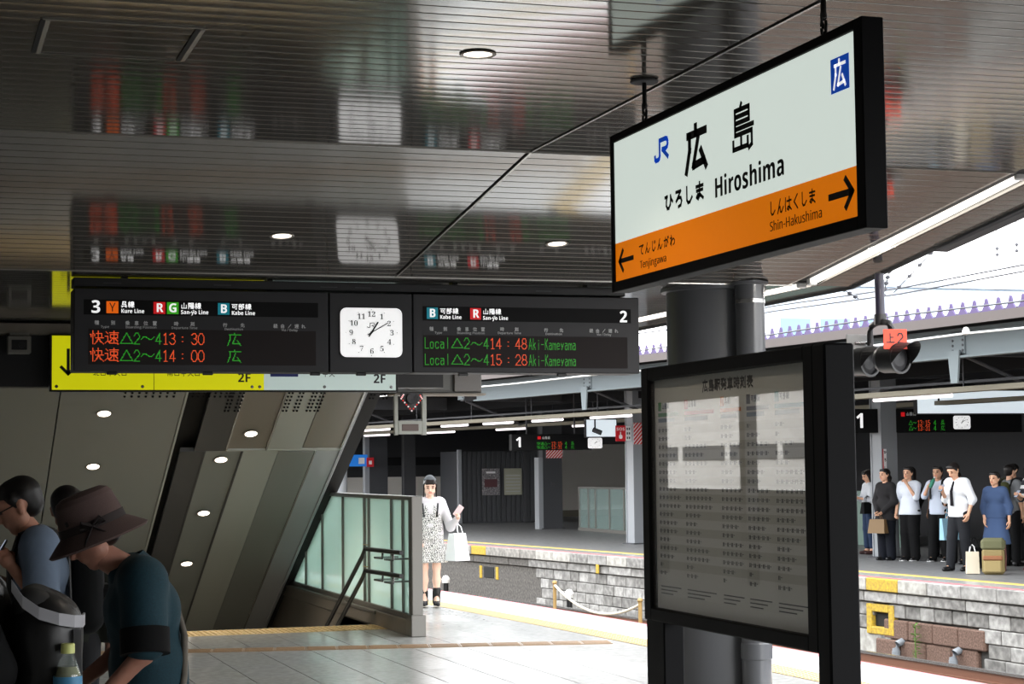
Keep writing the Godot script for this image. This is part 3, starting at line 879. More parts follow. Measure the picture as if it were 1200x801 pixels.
func build_ceiling() -> void:
	var c := structure("ceiling", "grey ceiling of long glossy metal slats folding down towards the departure board")
	# backing above the slats
	var st := tool()
	box(st, V(1.9, CEIL + 0.06, (FOLD + 6.0) / 2), V(9.9, 0.05, 6.0 - FOLD))
	obj("backing", st, M.dark_gap, c)
	st = tool()
	var dz := END1 - FOLD
	var run := Vector2(dz, SLOPE * dz).length()
	var tilt := Basis(Vector3.RIGHT, -atan(SLOPE))   # lies along z, falling with -z
	box(st, V(1.9, CEIL + SLOPE * dz / 2 + 0.055, FOLD + dz / 2), V(9.9, 0.04, run), 0.0, Basis(Vector3.RIGHT, -atan(SLOPE)))
	obj("backing", st, M.dark_gap, c)
	st = tool()
	box(st, V(1.9, LOW + 0.045, (END1 - 20.6) / 2), V(9.9, 0.04, 20.6 + END1))
	obj("backing", st, M.dark_gap, c)
	# plain part above and behind the camera
	obj("panel", span(V(-3.0, CEIL, -5.45), V(6.36, CEIL + 0.03, 6.0)), M.ceiling_flat, c)
	var pitch := 0.118
	var cols := [[-3.0, 3.262], [3.298, 6.36]]
	rng.seed = 7
	for col in cols:
		var w: float = col[1] - col[0]
		var x: float = (col[0] + col[1]) / 2
		var z := FOLD + pitch * 0.5
		while z < -5.45:
			var m := slat_mesh(w, pitch - 0.008, 0.00022)
			obj("slat", m, M.ceiling, c, Transform3D(Basis(Vector3.RIGHT, deg_to_rad(rng.randf_range(-0.16, 0.16))), V(x, CEIL, z)))
			z += pitch
		var n := int(run / pitch)
		for i in n:
			var s := (i + 0.5) * run / n
			var p := V(x, CEIL - s * sin(atan(SLOPE)), FOLD - s * cos(atan(SLOPE)))
			obj("slat", slat_mesh(w, run / n - 0.007, 0.00006), M.ceiling, c, Transform3D(tilt * Basis(Vector3.RIGHT, deg_to_rad(rng.randf_range(-0.05, 0.05))), p))
	# the low level part beyond the fold, seen left and right of the board
	var n2 := 50
	for i in n2:
		var z := lerpf(END1, -20.55, (i + 0.5) / n2)
		obj("slat", slat_mesh(9.36, (20.55 + END1) / n2 - 0.003, 0.00008), M.ceiling_flat, c, Transform3D(Basis(Vector3.RIGHT, deg_to_rad(rng.randf_range(-0.08, 0.08))), V(1.68, LOW, z)))
	for i in 32:  # hidden stretch added to shade the woman by the glass
		var z := lerpf(-20.56, -24.5, (i + 0.5) / 32.0)
		obj("slat", slat_mesh(1.3, 3.94 / 32.0 - 0.003, 0.00008), M.ceiling_flat, c, Transform3D(Basis.IDENTITY, V(5.7, LOW, z)))
	# long seam, bright lip beside the groove
	obj("seam_lip", span(V(3.285, CEIL - 0.001, FOLD), V(3.297, CEIL + 0.02, 0.0)), M.trim, c)
	st = tool()
	box(st, V(3.289, CEIL + SLOPE * dz / 2 + 0.005, FOLD + dz / 2), V(0.012, 0.016, run), 0.0, tilt)
	obj("seam_lip", st, M.trim, c)
	# fold bead
	obj("fold_bead", span(V(-3.0, CEIL - 0.006, FOLD - 0.006), V(6.4, CEIL + 0.02, FOLD + 0.004)), M.trim, c)
	# end lip above the departure board
	obj("end_lip", span(V(-3.0, LOW - 0.005, END1 - 0.02), V(6.4, LOW + 0.02, END1 + 0.01)), M.trim, c)
	# an inspection hatch in the slats, at the upper left
	var hatch := thing("ceiling_hatch", "long inspection hatch with dark end gaps set in the slatted ceiling", "hatch", V(0.785, CEIL - 0.002, -7.675))
	for e in [[-0.30, 0.0], [0.30, 0.0]]:
		obj("end_gap", span(V(e[0] - 0.018, -0.004, -0.30), V(e[0] + 0.0, 0.0, 0.30)), M.dark_gap, hatch)
		obj("end_trim", span(V(e[0] + 0.0, -0.005, -0.30), V(e[0] + 0.02, 0.0, 0.30), 0.002), M.trim, hatch)
	for e in [-0.31, 0.31]:
		obj("edge_trim", span(V(-0.31, -0.0035, e - 0.003), V(0.31, 0.0, e + 0.003)), M.trim, hatch)
	# lights in it
	downlight("round downlight in the upper slatted ceiling left of the hanging name sign", V(2.28, CEIL, -7.53), Vector3.DOWN, 0.062, 0.8)
	var nrm := V(0, -cos(atan(SLOPE)), sin(atan(SLOPE)))
	downlight("round downlight in the folded ceiling above the left half of the board", V(2.26, CEIL + SLOPE * (-11.84 - FOLD), -11.84), nrm, 0.062, 0.8)
	downlight("round downlight in the folded ceiling above the right half of the board", V(4.13, CEIL + SLOPE * (-11.85 - FOLD), -11.85), nrm, 0.062, 0.8)
	for z in [-3.2, 1.0]:
		for x in [0.3, 2.28, 4.13]:
			downlight("round downlight in the ceiling above and behind the viewer", V(x, CEIL, z), Vector3.DOWN, 0.062, 0.6, "downlights behind the viewer")
	# unseen roof slab added over all of it to block light
	var r := structure("ceiling_001", "unseen flat roof slab added above the slatted ceiling to block light")
	obj("slab", span(V(-3.3, CEIL + 0.12, -20.6), V(6.95, CEIL + 0.3, 6.2)), M.roof, r)
	obj("slab", span(V(5.0, CEIL - 0.2, -24.5), V(6.95, CEIL + 0.3, -20.6)), M.roof, r)  # slab over the hidden stretch, added for the same shade
	# low roof over the other edge of the platform, with its dark fascia
	obj("side_roof", span(V(-8.5, 3.05, -48.0), V(-3.2, 3.3, -12.0)), M.roof, r)
	obj("side_roof", span(V(-3.2, 3.05, -48.0), V(0.0, 3.3, -20.6)), M.roof, r)

func build_canopy_edge() -> void:
	var c := structure("trim_1", "grey light trough and lip along the canopy edge above the track")
	var dz := END1 - FOLD
	var tilt := Basis(Vector3.RIGHT, -atan(SLOPE))
	# three stretches: above the viewer, the folded stretch, the low stretch
	for part in [[V(0, CEIL, 6.0), V(0, CEIL, FOLD)], [V(0, CEIL, FOLD), V(0, LOW, END1)], [V(0, LOW, END1), V(0, LOW, -24.5)]]:
		var a: Vector3 = part[0]
		var b: Vector3 = part[1]
		var d := b - a
		var turn := Basis.looking_at(d.normalized(), Vector3.UP)
		var mid := (a + b) * 0.5
		for e in [[6.40, 0.05, 0.02, "trough_lip", M.trim], [6.445, 0.04, 0.05, "trough_side", M.mid_steel], [6.60, 0.012, 0.0, "trough_lip", M.trim]]:
			var st := tool()
			box(st, mid + turn * V(e[0], 0.03 + e[2], 0), V(e[1], 0.06, d.length()), 0.0, turn)
			obj(e[3], st, e[4], c)
		var st2 := tool()
		box(st2, mid + turn * V(6.53, 0.075, 0), V(0.14, 0.02, d.length()), 0.0, turn)
		obj("trough_back", st2, M.soffit_warm, c)
		var n := maxi(1, int(d.length() / 0.118))
		var plain: bool = a.z > 0.0
		if plain:
			st2 = tool()
			box(st2, mid + turn * V(6.76, 0.02, 0), V(0.29, 0.03, d.length()), 0.0, turn)
			obj("edge_panel", st2, M.ceiling_flat, c)
		else:
			for i in n:
				var p := a.lerp(b, (i + 0.5) / n)
				obj("edge_slat", slat_mesh(0.29, d.length() / n - 0.003, 0.0001), M.ceiling, c, Transform3D(turn, p + V(6.76, 0.0, 0)))
		st2 = tool()
		box(st2, mid + turn * V(6.915, 0.06, 0), V(0.025, 0.16, d.length()), 0.004, turn)
		obj("eave_lip", st2, M.mid_steel, c)
	# an outer gutter box that ends part way along the folded stretch
	var st3 := tool()
	var ga := V(6.99, CEIL + 0.05, 3.0)
	var gb := V(6.99, CEIL + 0.02, FOLD)
	var gc := V(6.96, CEIL + SLOPE * (-11.7 - FOLD) + 0.02, -11.7)
	for q in [[ga, gb], [gb, gc]]:
		box(st3, (q[0] + q[1]) * 0.5, V(0.12, 0.1, q[0].distance_to(q[1])), 0.01, Basis.looking_at((q[1] - q[0]).normalized(), Vector3.UP))
	obj("gutter", st3, M.mid_steel, c)
	# tube lights
	for L in [["tube light along the low roof over the platform's other edge", V(-4.2, 2.98, -38.0), V(-4.2, 2.98, -14.5), 1.5], ["long white tube light in the canopy edge trough, nearest the track", V(6.53, CEIL + 0.012, FOLD - 0.16), V(6.53, LOW + 0.026, END1 + 0.08), 9.0], ["white tube light in the low canopy edge beyond the fold", V(6.53, LOW + 0.02, END1 - 0.1), V(6.53, LOW + 0.02, -16.9), 7.0]]:
		var a: Vector3 = L[1]
		var b: Vector3 = L[2]
		var t := thing("tube_light", L[0], "ceiling light", Vector3.ZERO)
		obj("tube", tube_of([a, b], 0.028, 10), M.tube, t)
		for e in [a, b]:
			var s2 := tool()
			box(s2, e, V(0.07, 0.06, 0.05), 0.008)
			obj("end_cap", s2, M.white, t)
		strip_light((a + b) * 0.5 - V(0, 0.05, 0), a.distance_to(b), L[3])

func build_floor() -> void:
	var f := structure("floor", "platform floor of pale grey stone tiles with tactile strips")
	# slabs below the tiles: one before the stair opening, one to its right, one to its left
	var st := tool()
	var zs := [6.0, -2.0, -6.0, -10.0, -12.0, -14.0, -16.0, -18.0, -20.7]
	for i in zs.size() - 1: floor_piece(st, -3.2, zs[i], zs[i + 1])
	var z2 := -20.7
	while z2 > -62.0:
		floor_piece(st, 5.06, z2, z2 - 2.5)
		z2 -= 2.5
	box(st, V(-1.5, -0.612, -27), V(3.4, 1.2, 12.6))
	obj("slab", st, M.joint, f)
	# tiles
	rng.seed = 21
	var kinds := [M.tile_a, M.tile_b, M.tile_c]
	var tw := 0.4855
	var td := 0.971
	var big := box_of(V(tw - 0.006, 0.02, td - 0.004), 0.002)
	for i in range(-9, 5):
		var x := 4.20 + tw * (i + 0.5)
		for j in range(0, 8):
			var z := -13.0 - td * (j + 0.5)
			if x > near_edge(z) - 1.75: continue
			obj("tile", big, kinds[rng.randi() % 3], f, Transform3D(Basis.IDENTITY, V(x, -0.01, z)))
	for i in range(2, 5):
		var x := 4.20 + tw * (i + 0.5)
		for j in range(8, 16):
			var z := -13.0 - td * (j + 0.5)
			if x > near_edge(z) - 1.75: continue
			obj("tile", big, kinds[rng.randi() % 3], f, Transform3D(Basis.IDENTITY, V(x, -0.01, z)))
	obj("near_paving", span(V(-3.0, -0.02, -12.99), V(6.2, 0.0, 6.0)), M.tile_a, f)
	# paving between the tiles and the tactile line, then the edge stones
	for j in 36:
		var z := -8.0 - 0.6 * j
		var e := near_edge(z)
		var e2 := near_edge(z - 0.595)
		for q in [[-2.2, -1.12, "edge_tile", M.tile_c, -0.0012], [-0.80, -0.13, "edge_stone", M.edge_slab, 0.0]]:
			st = tool()
			slab_piece(st, e + q[0], e + q[1] - 0.004, e2 + q[0], e2 + q[1] - 0.004, z, z - 0.595, -0.02, q[4])
			obj(q[2], st, q[3], f)
	# the tactile line along the edge: raised dots on squares
	var dots := tool()
	box(dots, V(0, -0.008, 0), V(0.298, 0.02, 0.298), 0.002)
	for a in 5:
		for b in 5:
			lathe(dots, [Vector2(0.016, 0.0), Vector2(0.012, 0.006), Vector2(0.0, 0.0065)], V(-0.12 + a * 0.06, 0.002, -0.12 + b * 0.06), Basis.IDENTITY, 6)
	var dot_tile := dots.commit()
	var zt := -12.5
	while zt > -30.0:
		obj("tactile_tile", dot_tile, M.tactile, f, Transform3D(Basis(Vector3.UP, far_turn(zt)), V(near_edge(zt) - 0.96, 0.0, zt)))
		zt -= 0.301
	obj("red_edge_line", curve_bar(-0.125, -0.01, -0.02, 0.001, 5.0, -60.0, true), M.red_line, f)
	obj("edge_face", curve_bar(-0.06, 0.0, -1.2, -0.021, 5.0, -60.0, true), M.coping, f)
	obj("far_paving", curve_bar(-1.76, -0.13, -0.02, -0.001, -29.7, -60.0, true), M.edge_slab, f)
	# brown guide strip and the tactile strip before the stairs: bars and dots
	var bar_tile := tool()
	box(bar_tile, V(0, -0.006, 0), V(0.298, 0.02, 0.298), 0.002)
	for a in 4:
		box(bar_tile, V(0, 0.006, -0.11 + a * 0.073), V(0.27, 0.008, 0.028), 0.003)
	var bars := bar_tile.commit()
	for i in 20:
		var x := 0.9 + i * 0.295
		obj("guide_tile", bars, M.brown_strip, f, Transform3D(Basis(Vector3.UP, -0.202), V(x, 0.002, -18.8 + (x - 0.9) * 0.205)))
	for i in 15:
		for j in 2:
			obj("tactile_tile", dot_tile, M.tactile, f, Transform3D(Basis.IDENTITY, V(0.72 + i * 0.301, 0.002, -20.53 + j * 0.301)))
func slab_piece(st: SurfaceTool, x0: float, x1: float, x2: float, x3: float, za: float, zb: float, y0: float, y1: float) -> void:
	var p := [V(x0, y1, za), V(x1, y1, za), V(x3, y1, zb), V(x2, y1, zb)]
	var q := [V(x0, y0, za), V(x1, y0, za), V(x3, y0, zb), V(x2, y0, zb)]
	var mid: Vector3 = (p[0] + p[2] + q[0] + q[2]) * 0.25
	flat(st, p[0], p[1], p[2], p[3], mid)
	flat(st, q[0], q[1], q[2], q[3], mid)
	for k in 4: flat(st, p[k], p[(k + 1) % 4], q[(k + 1) % 4], q[k], mid)
func floor_piece(st: SurfaceTool, x: float, za: float, zb: float) -> void:
	slab_piece(st, x, near_edge(za) - 0.01, x, near_edge(zb) - 0.01, za, zb, -0.5, -0.012)

func build_shell() -> void:
	var w := structure("wall_left_added", "plain grey wall added out of view beside the platform to keep daylight out")
	obj("panel", span(V(-3.4, 0, -18.8), V(-3.2, CEIL + 0.1, 6.0)), M.wall, w)  # unseen wall, added and lengthened to keep daylight off the floor
	obj("side_fence", span(V(-9.2, -1.2, -50.0), V(-9.0, 1.25, -14.0)), M.wall, w)
	for i in 8:
		obj("side_post", span(V(-8.6, -0.5, -15.0 - i * 4.4), V(-8.35, 3.05, -14.75 - i * 4.4)), M.mid_steel, w)
	w = structure("wall_back", "plain grey wall behind the viewer")
	obj("panel", span(V(-3.4, 0, 6.0), V(6.9, CEIL + 0.1, 6.2)), M.wall, w)
	# header above the stairs that carries the yellow sign
	w = structure("wall_header", "dark header above the stairs behind the yellow exit sign")
	obj("panel", span(V(-3.2, 2.52, -17.75), V(4.9, 3.1, -17.45)), M.charcoal, w)
	obj("ledge", span(V(-3.2, 2.985, -17.45), V(4.45, 3.085, -17.3), 0.006), M.soffit_warm, w)
	obj("under_panel", span(V(0.1, 2.74, -20.2), V(4.88, 2.8, -17.76)), M.soffit, w)

func sof(z: float) -> float:   # height of the sloping soffit over the stairs
	return 2.72 - 0.49 * (-20.2 - z)
func soffit_strip(x0: float, x1: float, za: float, zb: float, sink := 0.0, thick := 0.05) -> SurfaceTool:
	var st := tool()
	var p := [V(x0, sof(za) + sink, za), V(x1, sof(za) + sink, za), V(x1, sof(zb) + sink, zb), V(x0, sof(zb) + sink, zb)]
	var up := V(0, thick, 0)
	var mid: Vector3 = (p[0] + p[2]) * 0.5 + up * 0.5
	flat(st, p[0], p[1], p[2], p[3], mid)
	flat(st, p[0] + up, p[1] + up, p[2] + up, p[3] + up, mid)
	for k in 4: flat(st, p[k], p[(k + 1) % 4], p[(k + 1) % 4] + up, p[k] + up, mid)
	return st
func build_stairs() -> void:
	var c := structure("ceiling_002", "sloping grey panelled soffit over the stairs going down")
	var zt := -20.22
	var zm := -21.73
	var zb := -30.5
	obj("backing", soffit_strip(-0.1, 5.1, zt, zb, 0.16, 0.08), M.dark_gap, c)
	obj("soffit_panel", soffit_strip(-0.1, 1.515, zt, zb, 0.0), M.soffit, c)
	obj("soffit_panel", soffit_strip(1.53, 2.845, zt, zb, 0.0), M.soffit, c)
	obj("edge_strip", soffit_strip(2.85, 2.875, zt, zb, -0.012), M.soffit_light, c)
	# right of the dark gap: an upper run and a lower run, offset sideways
	obj("soffit_panel", soffit_strip(3.12, 3.475, zt, zm, 0.0), M.soffit_dark, c)
	obj("soffit_panel", soffit_strip(3.50, 3.94, zt, zm + 0.03, 0.012), M.soffit_warm, c)
	obj("soffit_panel", soffit_strip(3.965, 4.365, zt, zm, 0.0), M.soffit_light, c)
	obj("soffit_panel", soffit_strip(4.38, 4.825, zt, zm + 0.03, 0.012), M.soffit_warm, c)
	for x in [3.487, 3.952, 4.835]:
		obj("edge_strip", soffit_strip(x - 0.01, x + 0.01, zt, zm, -0.006), M.trim, c)
	obj("edge_strip", soffit_strip(3.48, 4.84, zm + 0.025, zm, -0.006), M.soffit_light, c)
	obj("soffit_panel", soffit_strip(2.96, 3.235, zm - 0.01, zb, 0.0), M.soffit_dark, c)
	obj("soffit_panel", soffit_strip(3.255, 3.67, zm - 0.03, zb, 0.012), M.soffit, c)
	obj("soffit_panel", soffit_strip(3.69, 4.10, zm - 0.01, zb, 0.0), M.soffit_light, c)
	obj("soffit_panel", soffit_strip(4.105, 4.53, zm - 0.03, zb, 0.0), M.soffit, c)
	for x in [3.245, 3.68, 4.545]:
		obj("edge_strip", soffit_strip(x - 0.01, x + 0.01, zm - 0.01, zb, -0.006), M.trim if x > 4 else M.soffit_dark, c)
	obj("soffit_panel", soffit_strip(4.56, 4.87, zm - 0.01, zb, 0.02), M.fascia, c)
	# raked side face of the slab above the glass
	var st := tool()
	var a := [V(4.84, sof(zt), zt), V(5.17, sof(zt) + 0.52, zt), V(5.17, sof(zb) + 0.52, zb), V(4.84, sof(zb), zb)]
	flat(st, a[0], a[1], a[2], a[3], V(4.0, 6.0, -25))
	var a2 := []
	for p in a: a2.append(p + V(-0.05, 0.12, 0))
	flat(st, a2[0], a2[1], a2[2], a2[3], V(6.0, -6.0, -25))
	for k in 4: flat(st, a[k], a[(k + 1) % 4], a2[(k + 1) % 4], a2[k], (a[0] + a[2]) * 0.5)
	obj("raked_fascia", st, M.fascia, c)
	# groups of small dark pegs under the sign
	var peg := tool()
	for q in [[2.2, 8, 2, 0.075], [2.93, 8, 2, 0.06], [3.33, 2, 6, 0.07], [3.44, 2, 6, 0.07], [3.98, 2, 6, 0.07], [4.10, 2, 6, 0.07], [4.25, 2, 6, 0.07], [4.34, 2, 6, 0.07], [4.98, 2, 6, 0.07], [5.14, 2, 6, 0.07]]:
		for i in int(q[1]):
			for j in int(q[2]):
				var z: float = -20.45 - j * 0.075
				lathe(peg, [Vector2(0.0, -0.022), Vector2(0.012, -0.018), Vector2(0.013, 0.0)], V(q[0] + i * q[3] * (1.0 if q[1] > 2 else 0.55), sof(z) + (0.14 if q[0] > 4.9 else 0.0), z), Basis.IDENTITY, 6)
	meta(obj("dark_pegs", peg, M.dark_steel, c), "small dark pegs in rows under the yellow sign", "", "", "stuff")
	# lights of the soffit
	var n := V(0, -1.0, 0.49).normalized()
	for L in [["upper of two downlights in the wide plain stair soffit panel", 2.02, -20.89], ["lower of two downlights in the wide plain stair soffit panel", 2.01, -22.06], ["lone downlight in the upper warm panel of the stair soffit", 3.71, -21.34], ["topmost of four downlights in the striped stair soffit", 3.46, -21.93], ["second of four downlights in the striped stair soffit", 3.455, -23.25], ["third of four downlights in the striped stair soffit", 3.44, -24.64], ["lowest of four downlights in the striped stair soffit, near the floor edge", 3.43, -25.99]]:
		downlight(L[0], V(L[1], sof(L[2]) - 0.001, L[2]), n, 0.072, 1.9)
	# walls of the well and its steps
	var w := structure("wall_stairwell", "dark inner walls of the stairwell below the glass")
	obj("side_panel", span(V(5.0, -5.0, -30.5), V(5.12, 0.0, -20.7)), M.stair_wall, w)
	obj("kerb", span(V(4.98, 0.0, -29.0), V(5.13, 0.165, -19.15), 0.006), M.stair_wall, w)
	obj("kerb_cap", span(V(4.965, 0.13, -29.0), V(5.0, 0.165, -20.6), 0.004), M.rail_metal, w)
	obj("side_panel", span(V(-0.1, -5.0, -30.5), V(0.1, 2.6, -20.7)), M.stair_wall, w)
	obj("end_panel", span(V(-0.1, -5.0, -30.6), V(5.1, -2.3, -30.4)), M.stair_wall, w)
	# raked skirting along the side wall, as pale triangles beside the steps
	st = tool()
	prism(st, PackedVector2Array([Vector2(20.75, -0.02), Vector2(20.75, -1.2), Vector2(30.4, -5.0), Vector2(30.4, -4.2), Vector2(22.3, -0.02)]), 0.03, V(5.0, 0, 0), Basis(V(0, 0, -1), V(0, 1, 0), V(1, 0, 0)))
	obj("skirting", st, M.soffit, w)
	var stairs := structure("floor_001", "steps of the staircase going down from the platform")
	for i in 26:
		obj("step", span(V(0.1, -0.18 * (i + 1) - 0.2, -21.05 - 0.36 * i), V(5.0, -0.18 * (i + 1), -20.69 - 0.36 * i)), M.tile_b, stairs)
	# glass balustrade
	var b := thing("glass_balustrade", "frosted glass balustrade with grey posts around the stair opening", "balustrade", V(5.05, 0.165, -19.15))
	var top := 1.455 - 0.165
	obj("top_rail", span(V(-0.035, top - 0.045, -5.5), V(0.035, top, 0.0), 0.006), M.rail_metal, b)
	obj("bottom_rail", span(V(-0.035, 0.0, -9.5), V(0.035, 0.055, 0.0), 0.006), M.rail_metal, b)
	obj("end_post", span(V(-0.06, -0.165, -0.03), V(0.06, top + 0.0, 0.11), 0.008), M.rail_metal, b)
	obj("post_base", span(V(-0.08, -0.165, -0.07), V(0.08, 0.06, 0.15), 0.008), M.rail_metal, b)
	var zp := [0.0, -0.42, -0.92, -1.99, -2.2, -3.35, -4.55, -5.6, -6.6, -7.9]
	for i in zp.size() - 1:
		var z0: float = zp[i]
		var z1: float = zp[i + 1]
		var wide := 0.02 if i != 3 else 0.03
		obj("mullion", span(V(-0.03, 0.05, z1 - wide), V(0.03, top - 0.04, z1 + wide), 0.004), M.rail_metal, b)
		obj("glass_pane", span(V(-0.006, 0.05, z1 + wide), V(0.006, top - 0.04, z0 - wide)), M.frosted, b)
	# handrail: two black bars that run level, then down the stairs
	var h := thing("handrail", "double black handrail bending down the stairs beside the glass", "handrail", V(4.72, 0, 0))
	for e in [[0.90, "upper_bar"], [0.665, "lower_bar"]]:
		var y: float = e[0]
		obj(e[1], tube_of([V(0, y, -18.42), V(0, y - 0.02, -20.0), V(0, y - 0.1, -20.12), V(0, y - 1.0, -22.0), V(0, y - 4.4, -29.0)], 0.024, 10), M.handrail, h)
		for z in [-18.75, -19.2]:
			obj("bracket", tube_of([V(0, y - 0.02, z), V(0, y - 0.09, z - 0.02), V(0.02, y - 0.1, z - 0.45), V(0.28, y - 0.1, z - 0.45)], 0.012, 6), M.steel, h)
		obj("end_plate", span(V(-0.01, y + 0.022, -20.08), V(0.01, y + 0.028, -19.9)), M.tactile, h)

func plate(called: String, x0: float, y0: float, x1: float, y1: float, z: float, m: Material, parent: Node, thick := 0.002) -> MeshInstance3D:
	return obj(called, span(V(x0, y0, z - thick), V(x1, y1, z)), m, parent)
func line_badge(b: Node, x0: float, x1: float, letter: String, m: Material, dark: bool) -> void:
	var p := plate("line_badge", x0, 0.393, x1, 0.474, 0.006, m, b)
	print_text("letter", letter, V((x0 + x1) / 2, 0.4335, 0.0065), 0.082, M.ink if dark else M.lit_white, p, 0.0, not dark, false, true)
func build_board() -> void:
	var b := thing("departure_board", "long black hanging departure board with orange and green lamps and a square clock", "departure board", V(1.0694, 2.4407, -13.2), Basis.from_scale(Vector3.ONE * 1.0233))
	obj("left_housing", span(V(0, 0, -0.28), V(1.746, 0.562, 0), 0.006), M.housing, b)
	obj("clock_housing", span(V(1.752, 0, -0.28), V(2.352, 0.562, 0), 0.006), M.housing, b)
	obj("right_housing", span(V(2.358, 0, -0.28), V(4.085, 0.562, 0), 0.006), M.housing, b)
	obj("top_rail", span(V(0.0, 0.575, -0.24), V(4.0, 0.64, -0.05), 0.006), M.charcoal, b)
	for x in [0.35, 1.35, 2.7, 3.7]:
		obj("hanger", span(V(x - 0.02, 0.56, -0.2), V(x + 0.02, 0.68, -0.1)), M.black, b)
	for x in [0.2, 0.95, 1.7, 1.95, 2.5, 3.3]:
		obj("top_slot", span(V(x, 0.6, -0.052), V(x + 0.12, 0.606, -0.046)), M.mid_steel, b)
	for x in [0.22, 0.87, 1.62, 1.95, 2.7, 3.45]:
		obj("bottom_catch", span(V(x, -0.022, -0.05), V(x + 0.07, 0.0, -0.02), 0.004), M.black, b)
	# left display
	plate("name_strip", 0.064, 0.382, 1.671, 0.485, 0.003, M.strip_black, b)
	plate("lamp_panel", 0.095, 0.045, 1.655, 0.287, 0.003, M.led_panel, b)
	print_text("platform_number", "3", V(0.112, 0.434, 0.005), 0.118, M.lit_white, b, 0.0, true)
	line_badge(b, 0.215, 0.294, "Y", M.line_orange, true)
	line_badge(b, 0.530, 0.610, "R", M.line_red, false)
	line_badge(b, 0.621, 0.700, "G", M.line_green, false)
	line_badge(b, 0.969, 1.049, "B", M.line_teal, false)
	written("line_name", "呉線", 0.311, 0.475, Vector2(0.043, 0.043), 0.047, 0.0046, M.lit_white, b, 0.005)
	written("line_name", "山陽線", 0.715, 0.472, Vector2(0.044, 0.043), 0.0475, 0.0044, M.lit_white, b, 0.005)
	written("line_name", "可部線", 1.062, 0.471, Vector2(0.044, 0.042), 0.0475, 0.0044, M.lit_white, b, 0.005)
	print_text("line_name", "Kure Line", V(0.311, 0.409, 0.005), 0.037, M.lit_white, b, 0.153, true)
	print_text("line_name", "San-yo Line", V(0.715, 0.407, 0.005), 0.037, M.lit_white, b, 0.187, true)
	obj("macron", span(V(0.796, 0.4185, 0.005), V(0.808, 0.4215, 0.006)), M.lit_white, b)
	print_text("line_name", "Kabe Line", V(1.062, 0.406, 0.005), 0.037, M.lit_white, b, 0.161, true)
	# right display
	plate("name_strip", 2.43, 0.372, 4.02, 0.475, 0.003, M.strip_black, b)
	plate("lamp_panel", 2.432, 0.038, 3.99, 0.268, 0.003, M.led_panel, b)
	print_text("platform_number", "2", V(3.927, 0.418, 0.005), 0.116, M.lit_white, b, 0.0, true)
	for q in [[2.459, 2.541, "B", M.line_teal], [2.782, 2.863, "R", M.line_red]]:
		var p := plate("line_badge", q[0], 0.384, q[1], 0.466, 0.006, q[3], b)
		print_text("letter", q[2], V((q[0] + q[1]) / 2, 0.425, 0.0065), 0.082, M.lit_white, p, 0.0, true, false, true)
	written("line_name", "可部線", 2.556, 0.463, Vector2(0.044, 0.042), 0.047, 0.0044, M.lit_white, b, 0.005)
	written("line_name", "山陽線", 2.877, 0.463, Vector2(0.044, 0.042), 0.047, 0.0044, M.lit_white, b, 0.005)
	print_text("line_name", "Kabe Line", V(2.555, 0.398, 0.005), 0.037, M.lit_white, b, 0.158, true)
	print_text("line_name", "San-yo Line", V(2.877, 0.396, 0.005), 0.037, M.lit_white, b, 0.188, true)
	obj("macron", span(V(2.958, 0.4075, 0.005), V(2.970, 0.4105, 0.006)), M.lit_white, b)
	# column headings
	for h in [[0.136, 0.343, "種別", "Type", 0.109, 0.12], [0.341, 0.342, "乗車位置", "Boarding Position", 0.061, 0.205], [0.669, 0.341, "時刻", "Departure Time", 0.112, 0.175], [1.004, 0.336, "行先", "Destination", 0.121, 0.125], [1.355, 0.334, "経由／遅れ", "Via / Delay", 0.0495, 0.115],
			[2.478, 0.328, "種別", "Type", 0.103, 0.06], [2.682, 0.328, "乗車位置", "Boarding Position", 0.060, 0.205], [3.007, 0.331, "時刻", "Departure Time", 0.110, 0.175], [3.342, 0.328, "行先", "Destination", 0.118, 0.125], [3.692, 0.328, "経由／遅れ", "Via / Delay", 0.0495, 0.115]]:
		written("heading", h[2], h[0], h[1], Vector2(0.029, 0.029), h[4], 0.0036, M.glow_print_grey, b, 0.004)
		var wide: float = h[4] * (h[2].length() - 1) + 0.029
		print_text("heading", h[3], V(h[0] + wide / 2, h[1] - 0.042, 0.004), 0.022, M.glow_print_grey, b, 0.055 if h[3] == "Type" else h[5], false, false, true)
	# the lamps
	for r in 2:
		var y: float = 0.275 - r * 0.1165
		var red := tool()
		var green := tool()
		led(red, "快", 0.105, y, 0.094, 0.094, 16, 16)
		led(red, "速", 0.204, y, 0.094, 0.094, 16, 16)
		led(green, "△", 0.305, y - 0.008, 0.09, 0.086, 16, 16)
		led(green, "2", 0.397, y - 0.012, 0.043, 0.08, 8, 16)
		led(green, "～", 0.445, y - 0.004, 0.092, 0.09, 16, 16)
		led(green, "4", 0.541, y - 0.012, 0.045, 0.08, 8, 16)
		var tm: String = ["13:30", "14:00"][r]
		for i in 5:
			led(red, tm[i], [0.588, 0.636, 0.705, 0.785, 0.832][i], y - 0.012, 0.044, 0.08, 8, 16)
		led(green, "広", 1.032, y - 0.006, 0.098, 0.09, 16, 16)
		meta(obj("lamp_row_red", red, M.led_red, b), "", "", "", "stuff")
		meta(obj("lamp_row_green", green, M.led_green, b), "", "", "", "stuff")
		red = tool(); green = tool()
		y = 0.252 - r * 0.117
		var loc := "Local"
		for i in 5: led(green, loc[i], 2.438 + i * 0.0385, y, 0.036, 0.08, 8, 16)
		led(green, "△", 2.637, y, 0.092, 0.08, 16, 16)
		led(green, "2", 2.732, y, 0.044, 0.08, 8, 16)
		led(green, "～", 2.783, y, 0.09, 0.085, 16, 16)
		led(green, "4", 2.878, y, 0.042, 0.08, 8, 16)
		tm = ["14:48", "15:28"][r]
